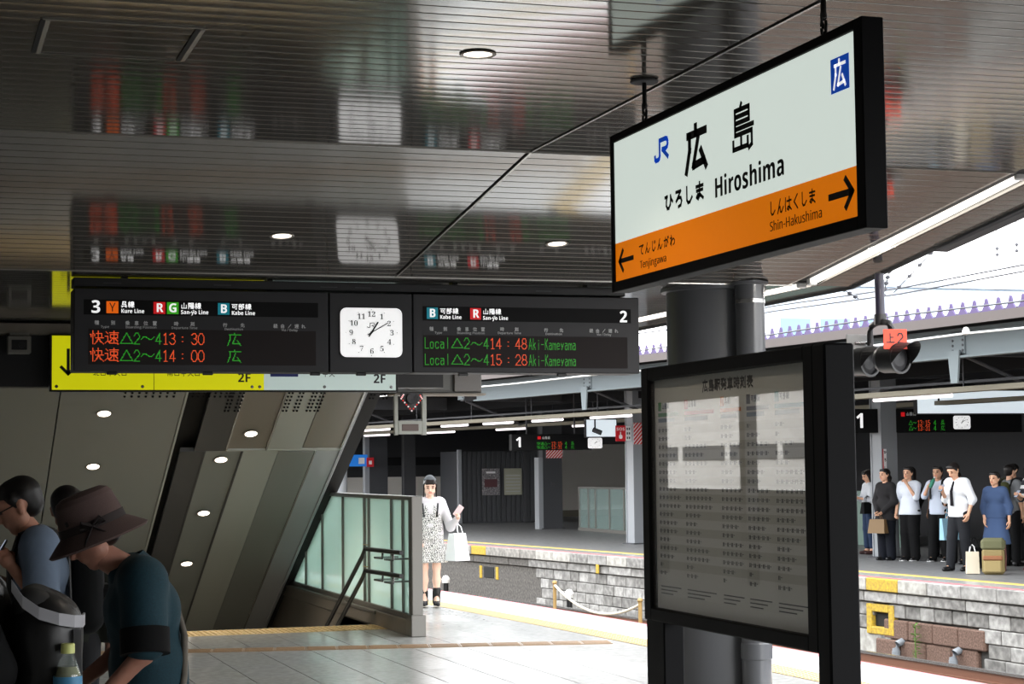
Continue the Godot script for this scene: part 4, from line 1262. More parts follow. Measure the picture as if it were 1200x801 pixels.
		for i in 5:
			led(red, tm[i], [2.924, 2.972, 3.045, 3.118, 3.166][i], y, 0.044, 0.08, 8, 16)
		var aki := "Aki-Kameyama"
		for i in 12: led(green, aki[i], 3.221 + i * 0.0307, y, 0.0275, 0.083, 8, 16)
		meta(obj("lamp_row_red", red, M.led_red, b), "", "", "", "stuff")
		meta(obj("lamp_row_green", green, M.led_green, b), "", "", "", "stuff")
	# the clock
	var c := Node3D.new()
	c.name = "clock"
	b.add_child(c, true)
	c.position = V(2.052, 0.281, 0)
	obj("bezel", prism_of(rounded(0.462, 0.362, 0.05), 0.006), M.charcoal, c)
	obj("face", prism_of(rounded(0.448, 0.348, 0.045), 0.009), M.clock_face, c)
	for i in range(1, 13):
		var a := TAU * i / 12.0
		print_text("numeral", str(i), V(sin(a) * 0.148 + 0.002, cos(a) * 0.131, 0.0095), 0.054, M.ink, c, 0.0, true, true, true)
		var dot := tool()
		lathe(dot, [Vector2(0.0038, 0), Vector2(0.0038, 0.001), Vector2(0, 0.001)], V(sin(a) * 0.186, cos(a) * 0.162, 0.0095), Basis(Vector3.RIGHT, PI / 2), 8)
		obj("hour_dot", dot, M.ink, c)
	for q in [["hour_hand", 33.0, 0.085, 0.012], ["minute_hand", 60.0, 0.135, 0.007]]:
		var a := deg_to_rad(q[1])
		var d := Vector2(sin(a), cos(a))
		var st := tool()
		brush(st, PackedVector2Array([-d * 0.03, d * q[2]]), q[3], 0.0125)
		obj(q[0], st, M.ink, c)
	var hub := tool()
	lathe(hub, [Vector2(0.009, 0.0095), Vector2(0.009, 0.014), Vector2(0, 0.015)], Vector3.ZERO, Basis(Vector3.RIGHT, PI / 2), 12)
	obj("hub", hub, M.ink, c)
	jr(c, "maker_mark", -0.002, 0.052, 0.055, 0.034, 0.005, M.ink, 0.0105)
func jr(parent: Node, called: String, x: float, y: float, w: float, h: float, thick: float, m: Material, z: float) -> void:   # two joined letters with rounded bends, middle at x y
	var st := tool()
	var f := func(a: Array) -> PackedVector2Array:
		var l := PackedVector2Array()
		for p in a: l.append(Vector2(x + (p[0] - 0.5) * w, y + (p[1] - 0.5) * h))
		return l
	brush(st, f.call([[0.02, 0.22], [0.03, 0.1], [0.09, 0.03], [0.25, 0.03], [0.33, 0.08], [0.37, 0.2], [0.37, 0.97]]), thick, z)
	brush(st, f.call([[0.37, 0.97], [0.80, 0.97], [0.92, 0.92], [0.96, 0.80], [0.96, 0.66], [0.92, 0.54], [0.82, 0.48], [0.58, 0.48], [0.97, 0.03]]), thick, z)
	obj(called, st, m, parent)

const FACING_LEFT := Basis(Vector3(0, 0, 1), Vector3(0, 1, 0), Vector3(-1, 0, 0))
func arrow(parent: Node, x: float, y: float, w: float, h: float, thick: float, dir: Vector2, m: Material, z := 0.003) -> void:
	var st := tool()
	var n := Vector2(-dir.y, dir.x)
	var tip := Vector2(x, y) + dir * w * 0.5
	brush(st, PackedVector2Array([Vector2(x, y) - dir * w * 0.5, tip - dir * thick * 0.4]), thick, z)
	brush(st, PackedVector2Array([tip - dir * h * 0.46 + n * h * 0.46, tip, tip - dir * h * 0.46 - n * h * 0.46]), thick, z)
	obj("arrow", st, m, parent)
func build_name_sign() -> void:
	var s := thing("station_name_sign", "hanging backlit station name sign, white above orange, in a black frame", "sign", V(3.15, 2.56, -8.23), FACING_LEFT)
	var w := 2.47
	var h := 0.742
	obj("frame_side", span(V(0, 0, -0.075), V(0.028, h, 0.012), 0.003), M.frame, s)
	obj("frame_side", span(V(w - 0.062, 0, -0.075), V(w, h, 0.012), 0.003), M.frame, s)
	obj("frame_top", span(V(0.026, h - 0.036, -0.075), V(w - 0.06, h, 0.012), 0.003), M.frame, s)
	obj("frame_bottom", span(V(0.026, 0, -0.075), V(w - 0.06, 0.048, 0.012), 0.003), M.frame, s)
	obj("back_panel", span(V(0.02, 0.02, -0.07), V(w - 0.03, h - 0.02, -0.012)), M.charcoal, s)
	obj("white_panel", span(V(0.026, 0.229, -0.01), V(w - 0.06, h - 0.034, 0.0)), M.sign_white, s)
	obj("orange_panel", span(V(0.026, 0.046, -0.01), V(w - 0.06, 0.2287, 0.0)), M.sign_orange, s)
	jr(s, "logo", 0.613, 0.58, 0.155, 0.088, 0.0215, M.blue_ink, 0.002)
	written("station_name", "広", 0.875, 0.62, Vector2(0.235, 0.195), 0.0, 0.0345, M.ink, s)
	written("station_name", "島", 1.338, 0.628, Vector2(0.235, 0.198), 0.0, 0.0205, M.ink, s)
	written("station_name", "ひろしま", 0.638, 0.377, Vector2(0.098, 0.082), 0.1125, 0.0155, M.ink, s)
	print_text("station_name", "Hiroshima", V(1.172, 0.322, 0.002), 0.112, M.ink, s, 0.638, true)
	var bl := plate("station_mark", 2.217, 0.513, 2.353, 0.638, 0.002, M.blue_ink, s)
	var st := tool()
	glyph(st, "広", 2.236, 0.628, 0.098, 0.104, 0.012, 0.0035)
	obj("mark_letter", st, M.lit_white, bl)
	written("next_stop", "てんじんがわ", 0.326, 0.190, Vector2(0.062, 0.052), 0.0735, 0.0072, M.ink, s)
	print_text("next_stop", "Tenjingawa", V(0.336, 0.096, 0.002), 0.047, M.ink, s, 0.31)
	written("next_stop", "しんはくしま", 1.689, 0.198, Vector2(0.06, 0.06), 0.0665, 0.0078, M.ink, s)
	print_text("next_stop", "Shin-Hakushima", V(1.689, 0.099, 0.002), 0.052, M.ink, s, 0.432)
	arrow(s, 0.168, 0.140, 0.172, 0.100, 0.022, Vector2(-1, 0), M.ink)
	arrow(s, 2.276, 0.143, 0.172, 0.108, 0.025, Vector2(1, 0), M.ink)
	# two chains, each with its ceiling plate
	for q in [["steel chain with ceiling plate holding the far end of the name sign", 0.37], ["steel chain holding the near end of the name sign", 2.13]]:
		var ch := thing("hanging_chain", q[0], "chain", V(3.17, 3.30, -8.23 + q[1]))
		obj("ceiling_plate", lathe_of([Vector2(0.0, 0.186), Vector2(0.062, 0.186), Vector2(0.066, 0.192), Vector2(0.06, 0.199), Vector2(0, 0.199)], 24), M.mid_steel, ch)
		obj("turnbuckle", tube_of([V(0, 0.075, 0), V(0, 0.19, 0)], 0.011, 8), M.black, ch)
		obj("eye_bolt", tube_of([V(0, -0.02, 0), V(0, 0.012, 0)], 0.012, 8), M.black, ch)
		for i in 3:
			var l := tool()
			var pts := []
			for k in 13:
				var a := TAU * k / 12.0
				pts.append(V(cos(a) * 0.012, sin(a) * 0.02 + signf(sin(a)) * 0.006, 0))
			tube(l, pts, 0.0055, 6, -1.0, false)
			obj("chain_link", l, M.black, ch, Transform3D(Basis(Vector3.UP, PI / 2 * (i % 2) + 0.4), V(0, 0.014 + i * 0.03, 0)))
func build_timetable() -> void:
	var t := thing("timetable_stand", "standing timetable poster behind glass in a black frame on two legs", "notice board", V(3.3, 0, -8.265), FACING_LEFT)
	var w := 1.775
	var y0 := 1.03
	var y1 := 2.205
	obj("leg", span(V(0.0, 0, -0.1), V(0.215, y0 + 0.01, 0.0), 0.006), M.frame, t)
	obj("leg", span(V(w - 0.005, 0, -0.12), V(w + 0.10, y1, 0.01), 0.008), M.frame, t)
	obj("frame_side", span(V(0, y0, -0.1), V(0.085, y1, 0.01), 0.006), M.frame, t)
	obj("frame_side", span(V(w - 0.085, y0, -0.1), V(w, y1, 0.01), 0.006), M.frame, t)
	obj("frame_top", span(V(0.08, y1 - 0.06, -0.1), V(w - 0.08, y1, 0.01), 0.006), M.frame, t)
	obj("frame_bottom", span(V(0.08, y0, -0.1), V(w - 0.08, y0 + 0.06, 0.01), 0.006), M.frame, t)
	obj("back_panel", span(V(0.03, y0 + 0.03, -0.09), V(w - 0.03, y1 - 0.03, -0.05)), M.charcoal, t)
	var p := obj("poster", span(V(0.08, y0 + 0.055, -0.03), V(w - 0.08, y1 - 0.055, -0.026)), M.paper, t)
	var x0 := 0.13
	var pw := 1.5
	written("title", "広島駅発車時刻表", 0.645, y1 - 0.085, Vector2(0.06, 0.052), 0.066, 0.0085, M.paper_ink, p, -0.025)
	var cols := [0.13, 0.44, 0.835, 1.10, 1.37]
	var wide := [0.24, 0.32, 0.21, 0.21, 0.27]
	var heads := [Color(0.25, 0.55, 0.25), Color(0.75, 0.15, 0.15), Color(0.85, 0.45, 0.1), Color(0.35, 0.35, 0.38), Color(0.15, 0.55, 0.6)]
	rng.seed = 5
	var marks := tool()
	var bands := tool()
	for r in 18:
		var y := y1 - 0.30 - r * 0.0385
		if r % 2 == 0:
			quad(bands, V(x0, y - 0.014, -0.0255), V(x0 + pw, y - 0.014, -0.0255), V(x0 + pw, y + 0.0235, -0.0255), V(x0, y + 0.0235, -0.0255), V(0, 0, 1))
		for c in 5:
			var n: int = rng.randi_range(3, 6) if r > 1 and r < 16 else rng.randi_range(1, 3)
			if r > 6 and r < 10: n += 2
			var x: float = cols[c]
			for k in n:
				if x + 0.03 > cols[c] + wide[c] + 0.03: break
				for d in 2:
					var hx := x + d * 0.011
					quad(marks, V(hx, y - 0.004, -0.025), V(hx + 0.0075, y - 0.004, -0.025), V(hx + 0.0075, y + 0.013, -0.025), V(hx, y + 0.013, -0.025), V(0, 0, 1))
				quad(marks, V(x + 0.024, y + 0.005, -0.025), V(x + 0.036, y + 0.005, -0.025), V(x + 0.036, y + 0.008, -0.025), V(x + 0.024, y + 0.008, -0.025), V(0, 0, 1))
				x += 0.043
	for c in 5:
		for k in 3:
			var y := y0 + 0.16 - k * 0.016
			quad(marks, V(cols[c], y, -0.025), V(cols[c] + wide[c] * (1.0 - 0.2 * k), y, -0.025), V(cols[c] + wide[c] * (1.0 - 0.2 * k), y + 0.005, -0.025), V(cols[c], y + 0.005, -0.025), V(0, 0, 1))
	obj("row_bands", bands, M.paper_band, p)
	obj("printed_times", marks, M.paper_ink, p)
	for c in 5:
		plate("line_header", cols[c], y1 - 0.232, cols[c] + wide[c], y1 - 0.215, -0.0245, mat(heads[c], 0.7), p, 0.001)
		plate("line_badge", cols[c], y1 - 0.205, cols[c] + 0.035, y1 - 0.165, -0.0245, mat(heads[c], 0.7), p, 0.001)
		written("line_name", ["山陽線", "山陽線", "呉線", "可部線", "可部線"][c], cols[c] + 0.045, y1 - 0.168, Vector2(0.026, 0.03), 0.03, 0.004, M.paper_ink, p, -0.0245)
		plate("line_header", cols[c], y1 - 0.258, cols[c] + wide[c] * 0.8, y1 - 0.24, -0.0245, mat(Color(0.45, 0.52, 0.56), 0.7), p, 0.001)
	obj("cover_glass", span(V(0.08, y0 + 0.055, -0.012), V(w - 0.08, y1 - 0.055, -0.006)), M.cover_glass, t)
func build_column() -> void:
	var c := thing("platform_column", "round dark grey platform column behind the timetable", "column", V(5.93, 0, -13.35))
	obj("shaft", lathe_of([Vector2(0.365, 0.0), Vector2(0.365, 3.12)], 48), M.column, c)
	obj("collar", lathe_of([Vector2(0.365, 3.075), Vector2(0.405, 3.08), Vector2(0.41, 3.105), Vector2(0.365, 3.107)], 48), M.column, c)
	obj("foot_ring", lathe_of([Vector2(0.39, 0.0), Vector2(0.39, 0.08), Vector2(0.365, 0.09)], 48), M.column, c)
	var p := thing("downpipe", "glossy grey rain pipe running down in front of the round column", "pipe", V(6.02, 0, -12.88))
	obj("pipe", lathe_of([Vector2(0.112, 0.0), Vector2(0.112, 3.14)], 32), M.pipe, p)
	obj("collar", lathe_of([Vector2(0.112, 3.095), Vector2(0.14, 3.10), Vector2(0.144, 3.118), Vector2(0.112, 3.12)], 32), M.column, p)
	obj("pipe_band", lathe_of([Vector2(0.112, 2.955), Vector2(0.116, 2.957), Vector2(0.116, 2.985), Vector2(0.112, 2.987)], 32), M.steel, p)
	obj("coupling", lathe_of([Vector2(0.112, 0.30), Vector2(0.12, 0.31), Vector2(0.12, 0.42), Vector2(0.112, 0.43)], 32), M.pipe, p)
func build_exit_sign() -> void:
	var s := thing("exit_sign", "yellow and white backlit exit sign with a down arrow above the stairs", "sign", V(1.205, 2.478, -17.22))
	obj("casing", span(V(-0.02, -0.012, -0.1), V(3.19, 0.50, -0.004), 0.004), M.black, s)
	obj("yellow_panel", span(V(0.0, 0.005, -0.01), V(0.90, 0.49, 0.0)), M.yellow_sign, s)
	obj("yellow_panel", span(V(0.906, 0.005, -0.01), V(1.91, 0.49, 0.0)), M.yellow_sign, s)
	obj("white_panel", span(V(1.91, 0.005, -0.01), V(3.165, 0.49, 0.0)), M.pale_sign, s)
	arrow(s, 0.142, 0.255, 0.215, 0.13, 0.028, Vector2(0, -1), M.ink)
	written("exit_text", "北口中央口", 0.36, 0.19, Vector2(0.055, 0.06), 0.062, 0.006, M.ink, s)
	written("exit_text", "南口中央口", 1.02, 0.19, Vector2(0.055, 0.06), 0.062, 0.006, M.ink, s)
	written("exit_text", "北口中央口", 0.36, 0.42, Vector2(0.1, 0.11), 0.11, 0.012, M.ink, s)
	written("exit_text", "中央", 2.46, 0.19, Vector2(0.055, 0.06), 0.062, 0.006, M.ink, s)
	print_text("floor_mark", "2F", V(1.665, 0.118, 0.002), 0.115, M.ink, s, 0.0, true)
	print_text("floor_mark", "2F", V(2.945, 0.112, 0.002), 0.115, M.ink, s, 0.0, true)
	plate("blue_mark", 1.97, 0.13, 2.23, 0.24, 0.002, mat(Color(0.16, 0.20, 0.5), 0.5), s)
	for x in [0.04, 0.80, 1.80, 1.87, 2.48, 3.12]:
		var st := tool()
		lathe(st, [Vector2(0.016, 0), Vector2(0.013, 0.006), Vector2(0, 0.007)], V(x, 0.035, 0), Basis(Vector3.RIGHT, PI / 2), 10)
		obj("screw", st, M.steel, s)
	var c := thing("wall_camera", "small grey box with a dark screen under the ceiling ledge beside the yellow sign", "camera", V(0.82, 2.805, -17.25))
	obj("body", span(V(0, 0, -0.15), V(0.205, 0.165, 0), 0.01), M.rail_metal, c)
	obj("display", span(V(0.035, 0.035, -0.01), V(0.17, 0.125, 0.004), 0.004), M.black, c)
	obj("lens", lathe_of([Vector2(0.03, 0), Vector2(0.03, 0.01), Vector2(0, 0.012)], 14), M.charcoal, c, Transform3D(Basis(Vector3.RIGHT, PI / 2), V(0.125, 0.08, 0.0)))
	obj("bracket", span(V(0.02, 0.16, -0.12), V(0.19, 0.19, -0.02)), M.rail_metal, c)
func build_signal() -> void:
	var s := thing("repeater_signal", "pair of black hooded signal lamps hanging on a pipe fork from the canopy", "signal", V(6.8, 0, -12.3))
	obj("pole", tube_of([V(0, 3.14, 0), V(0, 2.78, 0)], 0.036, 10), mat(Color(0.16, 0.15, 0.22), 0.4), s)
	obj("socket", tube_of([V(0, 2.84, 0), V(0, 2.76, 0)], 0.046, 10), M.charcoal, s)
	obj("fork", tube_of([V(0, 2.52, 0.16), V(0, 2.72, 0.16), V(0, 2.765, 0.13), V(0, 2.78, 0.06), V(0, 2.78, -0.06), V(0, 2.765, -0.13), V(0, 2.72, -0.16), V(0, 2.52, -0.16)], 0.024, 10), M.charcoal, s)
	# lamps look along +z and a little left
	var turn := Basis(Vector3.UP, deg_to_rad(20.0))
	for q in [V(-0.05, 2.50, -0.20), V(0.01, 2.505, 0.14)]:
		var l := Node3D.new()
		l.name = "lamp"
		s.add_child(l, true)
		l.transform = Transform3D(turn * Basis(Vector3.RIGHT, PI / 2), q)
		obj("barrel", lathe_of([Vector2(0.0, -0.11), Vector2(0.09, -0.105), Vector2(0.104, -0.07), Vector2(0.107, 0.06), Vector2(0.116, 0.065), Vector2(0.116, 0.085), Vector2(0.1, 0.085)], 28), M.black, l)
		obj("lens", lathe_of([Vector2(0.0, 0.075), Vector2(0.06, 0.07), Vector2(0.1, 0.06)], 24), M.charcoal, l)
		var hood := tool()
		for k in 16:
			var a0 := PI + PI * (k - 1.5) / 13.0
			var a1 := PI + PI * (k - 0.5) / 13.0
			var l0 := 0.085 + 0.15 * sin(clampf((k) / 16.0, 0, 1) * PI)
			var l1 := 0.085 + 0.15 * sin(clampf((k + 1) / 16.0, 0, 1) * PI)
			for r in [0.108, 0.112]:
				var n := V(cos((a0 + a1) / 2), 0, sin((a0 + a1) / 2)) * (1.0 if r > 0.11 else -1.0)
				quad(hood, V(cos(a0) * r, 0.06, sin(a0) * r), V(cos(a1) * r, 0.06, sin(a1) * r), V(cos(a1) * r, l1, sin(a1) * r), V(cos(a0) * r, l0, sin(a0) * r), n)
		obj("hood", hood, M.black, l)
	var p := thing("signal_plate", "small red plate marked with two characters on the hanging signal", "sign", V(6.79, 2.64, -12.07), Basis(Vector3.UP, deg_to_rad(-8.0)))
	obj("plate", span(V(-0.09, -0.072, -0.003), V(0.09, 0.072, 0.003), 0.002), M.signal_red, p)
	var st := tool()
	glyph(st, "上", -0.07, 0.045, 0.065, 0.075, 0.009, 0.005)
	glyph(st, "2", 0.012, 0.045, 0.05, 0.075, 0.01, 0.005)
	obj("lettering", st, M.ink, p)
	p = thing("signal_back_plate", "plain grey plate clamped to the left arm of the hanging signal", "plate", V(6.72, 2.63, -12.52))
	obj("plate", span(V(-0.085, -0.075, -0.004), V(0.085, 0.075, 0.004), 0.003), mat(Color(0.5, 0.5, 0.5), 0.5), p)
	obj("clamp", tube_of([V(-0.02, 0.01, 0.01), V(0.09, 0.01, 0.03)], 0.012, 8), M.steel, p)
func build_hanging_equipment() -> void:
	var e := thing("equipment_box", "grey bolted equipment box hanging beside the exit sign below the board", "equipment box", V(4.93, 2.55, -19.5))
	obj("casing", span(V(0.02, 0.0, -0.3), V(0.98, 0.545, 0.0), 0.01), mat(Color(0.36, 0.36, 0.35), 0.5), e)
	obj("access_panel", span(V(0.16, 0.03, 0.0), V(0.62, 0.5, 0.012), 0.004), mat(Color(0.40, 0.40, 0.39), 0.5), e)
	obj("side_box", span(V(0.66, 0.02, 0.0), V(0.96, 0.5, 0.05), 0.004), mat(Color(0.43, 0.42, 0.41), 0.5), e)
	obj("base_flange", span(V(0.0, -0.022, -0.32), V(1.02, 0.0, 0.03), 0.004), M.soffit_warm, e)
	for q in [[0.22, 0.18], [0.36, 0.18], [0.22, 0.09], [0.36, 0.09]]:
		var st := tool()
		lathe(st, [Vector2(0.022, 0), Vector2(0.022, 0.012), Vector2(0.012, 0.02), Vector2(0, 0.02)], V(q[0], q[1], 0.012), Basis(Vector3.RIGHT, PI / 2), 8)
		obj("bolt", st, M.rail_metal, e)
	var c := thing("warning_lamp", "inverted triangle of small red and white lamps around a round horn", "warning lamp", V(5.11, 2.42, -19.46))
	var red_lamp := glow(Color(1, 0.1, 0.1), 0.7, Color(0.5, 0.05, 0.05))
	var white_lamp := glow(Color(1, 0.9, 0.9), 0.8)
	var pts := [Vector2(-0.09, 0.11), Vector2(-0.115, 0.07), Vector2(0.0, -0.06), Vector2(0.115, 0.07), Vector2(0.09, 0.11)]
	for i in 4:
		for j in 6:
			var q: Vector2 = pts[i].lerp(pts[i + 1], j / 6.0)
			var k := tool()
			lathe(k, [Vector2(0.009, 0), Vector2(0.006, 0.01), Vector2(0, 0.012)], V(q.x, q.y, 0.01), Basis(Vector3.RIGHT, PI / 2), 6)
			obj("small_lamp", k, red_lamp if j % 2 else white_lamp, c)
	obj("back_plate", prism_of(PackedVector2Array([Vector2(-0.12, 0.13), Vector2(-0.13, 0.07), Vector2(0, -0.08), Vector2(0.13, 0.07), Vector2(0.12, 0.13)]), 0.01), M.black, c)
	obj("horn", lathe_of([Vector2(0.02, 0.0), Vector2(0.035, 0.02), Vector2(0.06, 0.035), Vector2(0.05, 0.03), Vector2(0.0, 0.02)], 20), M.mid_steel, c, Transform3D(Basis(Vector3.RIGHT, PI / 2), V(0, 0.07, 0.01)))
	var f := thing("display_frame", "hanging pale grey frame with a small blank brown display at its foot", "display", V(5.0, 2.1, -19.5))
	obj("post", span(V(0.235, 0.0, -0.04), V(0.285, 0.45, 0.01), 0.004), M.soffit_light, f)
	obj("post", span(V(-0.07, 0.0, -0.04), V(-0.03, 0.45, 0.01), 0.004), M.soffit_light, f)
	obj("casing", span(V(-0.03, 0.01, -0.04), V(0.235, 0.155, 0.012), 0.006), M.soffit_light, f)
	obj("display", span(V(0.01, 0.045, 0.0), V(0.195, 0.118, 0.015), 0.003), mat(Color(0.34, 0.27, 0.25), 0.4), f)
func at_far(off: float, y: float, z: float) -> Vector3:
	return V(far_edge(z) + off, y, z)
func build_tracks() -> void:
	var g := structure("floor_002", "ballasted track bed between the two platforms")
	obj("bed", curve_bar(-7.0, 0.2, -1.6, -1.18, 6.0, -75.0), M.ballast, g)
	var k := 0
	for c in [-1.55, -5.2]:
		for s in [-0.535, 0.535]:
			var r := thing("rail", ["far rail of the track below the opposite platform wall", "near rail of the track below the opposite platform wall", "far rail of the track below the viewer's platform edge", "near rail of the track below the viewer's platform edge"][[1, 0, 3, 2][k]], "rail")
			k += 1
			obj("head", curve_bar(c + s - 0.033, c + s + 0.033, -0.99, -0.955, 4.0, -70.0), M.steel, r)
			obj("web", curve_bar(c + s - 0.01, c + s + 0.01, -1.1, -0.99, 4.0, -70.0), M.rail, r)
			obj("foot", curve_bar(c + s - 0.06, c + s + 0.06, -1.12, -1.1, 4.0, -70.0), M.rail, r)
	obj("rusty_edge_angle", curve_bar(0.0, 0.075, -0.075, -0.03, 2.0, -58.0, true), M.rail, g)
	# rope barrier standing between the tracks
	for q in [["tan rope post with a ball top, farther one between the tracks", V(10.5, -1.18, -30.48), 0.94], ["tan rope post with a ball top, nearer one between the tracks", V(10.5, -1.18, -26.54), 0.89]]:
		var p := thing("rope_post", q[0], "post", q[1])
		obj("shaft", tube_of([Vector3.ZERO, V(0, q[2], 0)], 0.03, 10), M.post_yellow, p)
		obj("cap", lathe_of([Vector2(0.03, q[2] - 0.02), Vector2(0.045, q[2] + 0.01), Vector2(0.03, q[2] + 0.04), Vector2(0, q[2] + 0.05)], 12), M.post_yellow, p)
	var pts := []
	for i in 17:
		var t := i / 16.0
		pts.append(V(10.5, lerpf(-0.27, -0.34, t) - 0.29 * 4.0 * t * (1.0 - t), lerpf(-30.48, -26.54, t)))
	meta(obj("barrier_rope", tube_of(pts, 0.022, 8), M.rope), "pale rope sagging between the two posts in the track", "rope")
	for q in [["small dark signal stub with a white cap beside the farther rope post", at_far(-0.5, -1.18, -35.2)], ["small dark signal stub with a white cap below the dark wall", at_far(-0.5, -1.18, -41.0)]]:
		var p := thing("track_marker", q[0], "marker", q[1])
		obj("stub", tube_of([Vector3.ZERO, V(0, 0.36, 0)], 0.06, 8), M.black, p)
		obj("cap", lathe_of([Vector2(0.09, 0.34), Vector2(0.1, 0.42), Vector2(0.05, 0.5), Vector2(0, 0.51)], 12), M.insulator, p)

func block(called: String, parent: Node, off: float, y0: float, y1: float, z: float, length: float, m: Material, depth := 0.14, bevel := 0.012) -> void:
	obj(called, box_of(V(depth, y1 - y0, length), bevel), m, parent, Transform3D(Basis(Vector3.UP, far_turn(z)), at_far(off + depth * 0.5, (y0 + y1) / 2, z)))
func build_far_platform() -> void:
	var f := structure("floor_003", "floor and stone edge wall of the opposite platform")
	obj("slab", curve_bar(0.08, 17.0, -0.3, -0.001, -12.0, -80.0), M.asphalt, f)
	obj("wall_core", curve_bar(0.10, 0.5, -1.3, -0.02, -12.0, -70.0), M.mortar, f)
	obj("red_edge_line", curve_bar(0.03, 0.13, -0.01, 0.004, -12.0, -70.0), M.red_line, f)
	obj("grey_margin", curve_bar(0.13, 0.62, -0.01, 0.002, -12.0, -70.0), M.tile_b, f)
	obj("yellow_line", curve_bar(0.64, 0.84, -0.01, 0.005, -12.0, -70.0), M.yellow_line, f)
	rng.seed = 11
	# coping and the course under it
	var z := -20.4
	var i := 0
	while z > -47.0:
		var l := 0.78 + rng.randf_range(-0.06, 0.06)
		var m: Material = M.coping if rng.randf() < 0.65 else M["stone%d" % (rng.randi() % 4)]
		if z < -37.0: m = M.dark_coping  # the far left stretch has darker coping
		if i == 6 or i == 25: m = M.yellow_paint
		block("coping_stone", f, -0.06 + rng.randf_range(-0.006, 0.006), -0.195, -0.004, z - l / 2, l - 0.012, m, 0.2)
		z -= l
		i += 1
	z = -20.2
	while z > -47.0:
		var l := 0.86 + rng.randf_range(-0.1, 0.1)
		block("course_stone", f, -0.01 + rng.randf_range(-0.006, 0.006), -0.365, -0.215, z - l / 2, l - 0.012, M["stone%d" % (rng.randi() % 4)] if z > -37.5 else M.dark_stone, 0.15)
		z -= l
	# the squared stones of the wall
	for r in 4:
		z = -20.6 - 0.19 * (r % 2)
		while z > -37.4:
			var big := z > -23.1
			var l := (0.50 if big else 0.385) + rng.randf_range(-0.03, 0.03)
			var y1 := -0.385 - r * 0.205
			var hole := z < -25.25 and z - l > -26.25 and r < 2
			var brown := z < -22.9 and z - l > -25.8 and r >= 1
			var plain := z < -25.5 and z - l > -27.6 and r >= 2
			if not (hole or brown or plain):
				block("wall_stone", f, 0.03 + rng.randf_range(-0.008, 0.01), y1 - 0.195, y1, z - l / 2, l - 0.012, M["stone%d" % (rng.randi() % 4)], 0.12)
			z -= l
	for r in 2:
		z = -23.15 - 0.2 * r
		while z > -25.5:
			var l := 0.62
			block("brown_stone", f, 0.02 + rng.randf_range(-0.015, 0.015), -0.9 - r * 0.3, -0.61 - r * 0.3, z - l / 2, l - 0.008, M.brown_stone, 0.12, 0.02)
			z -= l
	block("concrete_patch", f, 0.05, -1.2, -0.8, -26.6, 1.95, M.coping, 0.1)
	block("concrete_patch", f, -0.3, -1.3, -1.17, -28.0, 14.0, M.stone1, 0.4)
	# rough dark stretch far left
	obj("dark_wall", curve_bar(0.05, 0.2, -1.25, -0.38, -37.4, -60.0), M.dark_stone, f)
	# yellow framed refuge hole
	for q in [[-26.0, 0.14, -0.86, -0.40], [-25.42, 0.14, -0.86, -0.40]]:
		block("hole_frame", f, 0.015, q[2], q[3], q[0], q[1], M.yellow_paint, 0.12)
	block("hole_frame", f, 0.015, -0.52, -0.40, -25.71, 0.46, M.yellow_paint, 0.12)
	block("hole_frame", f, 0.015, -0.86, -0.745, -25.71, 0.46, M.yellow_paint, 0.12)
	block("hole_back", f, 0.09, -0.745, -0.52, -25.71, 0.46, M.dark_gap, 0.03)
	for q in [[-39.6, 0.12], [-40.4, 0.12]]:
		block("hole_frame", f, 0.03, -0.72, -0.44, q[0], q[1], M.yellow_paint, 0.05)
	block("hole_back", f, 0.035, -0.70, -0.45, -40.0, 0.5, M.dark_gap, 0.03)
	block("yellow_mark", f, -0.065, -0.36, -0.02, -34.9, 0.11, M.yellow_paint, 0.02, 0.002)
	# drain elbows and a weed
	for q in [["grey elbow drain pipe left of the weed on the stone wall", -25.15, -1.02], ["grey elbow drain pipe right of the weed on the stone wall", -23.75, -1.03]]:
		var p := thing("drain_elbow", q[0], "pipe", at_far(0.05, q[2], q[1]))
		obj("elbow", tube_of([V(0.1, 0.1, 0), V(-0.03, 0.1, 0), V(-0.1, 0.07, 0), V(-0.13, 0.0, 0), V(-0.13, -0.12, 0)], 0.055, 12), M.grey_pvc, p)
		obj("socket", tube_of([V(-0.13, -0.12, 0), V(-0.13, -0.03, 0)], 0.064, 12), M.grey_pvc, p)
	var w := thing("weed", "green weed growing from the foot of the stone wall", "plant", at_far(-0.08, -1.15, -24.65))
	rng.seed = 3
	obj("stem", tube_of([Vector3.ZERO, V(-0.02, 0.25, 0.02), V(0.01, 0.52, -0.03)], 0.008, 6), M.leaf, w)
	for j in 34:
		var y := rng.randf_range(0.04, 0.54)
		var a := rng.randf() * TAU
		var d := V(cos(a), rng.randf_range(-0.2, 0.6), sin(a)).normalized()
		var s := d.cross(Vector3.UP).normalized() * 0.02
		var st := tool()
		var p := V(0, y, 0)
		var tip := p + d * rng.randf_range(0.06, 0.12)
		var mid := p.lerp(tip, 0.5) + V(0, 0.012, 0)
		flat(st, p, mid + s, tip, mid - s, p - Vector3.UP)
		obj("leaf", st, M.leaf, w)

